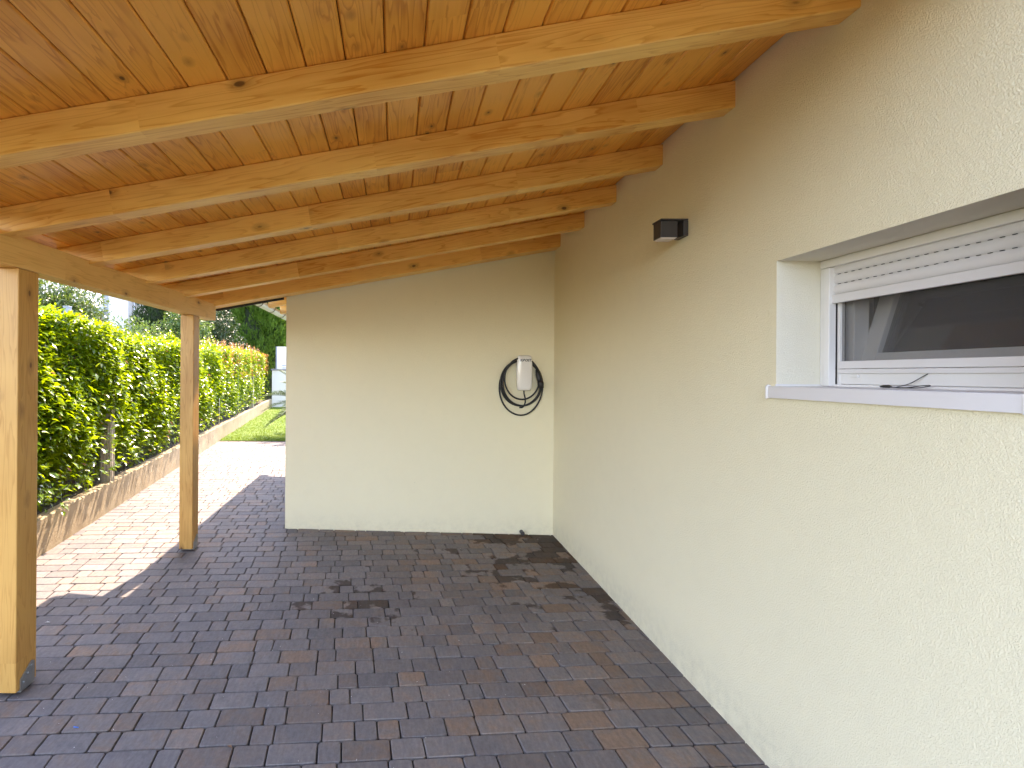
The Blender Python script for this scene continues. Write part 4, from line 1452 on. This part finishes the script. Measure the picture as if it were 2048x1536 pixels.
broad_tree("broadleaf_tree", "olive green glossy tree at the far left above the hedge", (-5.80, 9.2, 0.15), 3.35, 0.95, 2.3, M['laurel'], 14000, 0.08, 11)
broad_tree("broadleaf_tree", "rounded mid green shrub tree in front of the neighbouring house", (-6.35, 16.0, 0.3), 3.65, 0.95, 2.2, M['bushleaf'], 14000, 0.09, 12)
broad_tree("broadleaf_tree", "dark loose bush between the rounded shrub tree and the conifers", (-6.6, 19.2, 0.35), 4.1, 1.15, 2.2, M['darkbush'], 14000, 0.10, 13)
broad_tree("broadleaf_tree", "low pale bush peeping over the hedge below the neighbouring house", (-6.25, 12.6, 0.25), 2.72, 0.85, 1.8, M['bushleaf'], 10000, 0.08, 14)
conifer("cypress", "bright green cypress beside the house eave, behind the white panel", (-5.9, 24.2, 0.4), 7.8, 1.75, M['cypress'], 620, 100, 21)
conifer("cypress", "dark conifer left of the bright cypress", (-8.4, 24.6, 0.4), 8.2, 1.7, M['darkcon'], 480, 90, 22)
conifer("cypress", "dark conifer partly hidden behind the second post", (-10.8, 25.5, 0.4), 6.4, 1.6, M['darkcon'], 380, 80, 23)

# grey pillar beyond the hedge
b = MB(); b.box(-4.31, -4.235, 7.02, 7.09, 0.1, EYE + 0.852)
gp = empty("grey_pillar", (-4.18, 7.05, 0.1))
tag(gp, "slim grey pillar top poking up just behind the hedge near the first post", "pillar")
build("shaft", b, M['nb_grey'], gp, bevel=0.005)
b = MB(); b.box(-4.315, -4.23, 7.015, 7.095, EYE + 0.853, EYE + 0.862)
build("cap", b, M['nb_roof'], gp, bevel=0.005)

# neighbouring house
NY = 29.0
nh = empty("neighbour_house", (-14.5, NY, 0.3))
tag(nh, "pale grey and beige neighbouring house glimpsed above the hedge", "house")
b = MB().box(-24.0, -15.05, NY + 0.6, NY + 9, 0, 5.35); build("wall", b, M['nb_grey'], nh)
b = MB().box(-15.25, -14.2, NY - 0.2, NY + 0.4, 0, 7.6); build("wall", b, M['nb_white'], nh)
b = MB().box(-14.15, -7.0, NY + 0.4, NY + 9, 0, 7.2); build("wall", b, M['nb_beige'], nh)
b = MB().box(-15.75, -15.251, NY + 0.1, NY + 0.6, 0, 6.4); build("wall", b, M['nb_grey'], nh)
b = MB()
b.add([(-24.5, NY - 0.3, 4.9), (-15.6, NY - 0.3, 4.9), (-15.6, NY + 4.5, 7.4), (-24.5, NY + 4.5, 7.4), (-24.5, NY - 0.3, 5.05), (-15.6, NY - 0.3, 5.05), (-15.6, NY + 4.5, 7.55), (-24.5, NY + 4.5, 7.55)],
      [(0,3,2,1),(4,5,6,7),(0,1,5,4),(1,2,6,5),(2,3,7,6),(3,0,4,7)])
build("roof", b, M['nb_roof'], nh)
b = MB().tube([(-14.12, NY + 0.30, 0.2), (-14.12, NY + 0.30, 7.1)], 0.05, 10)
build("downpipe", b, M['gutter'], nh, smooth=True)
for x0 in (-12.6, -9.8):
    f_ = MB().box(x0, x0 + 1.2, NY + 0.36, NY + 0.398, 3.2, 4.6)
    fo = build("window", f_, M['pvc'], nh)
    g_ = MB().box(x0 + 0.1, x0 + 1.1, NY + 0.345, NY + 0.358, 3.3, 4.5)
    build("pane", g_, M['dark_slot'], fo)
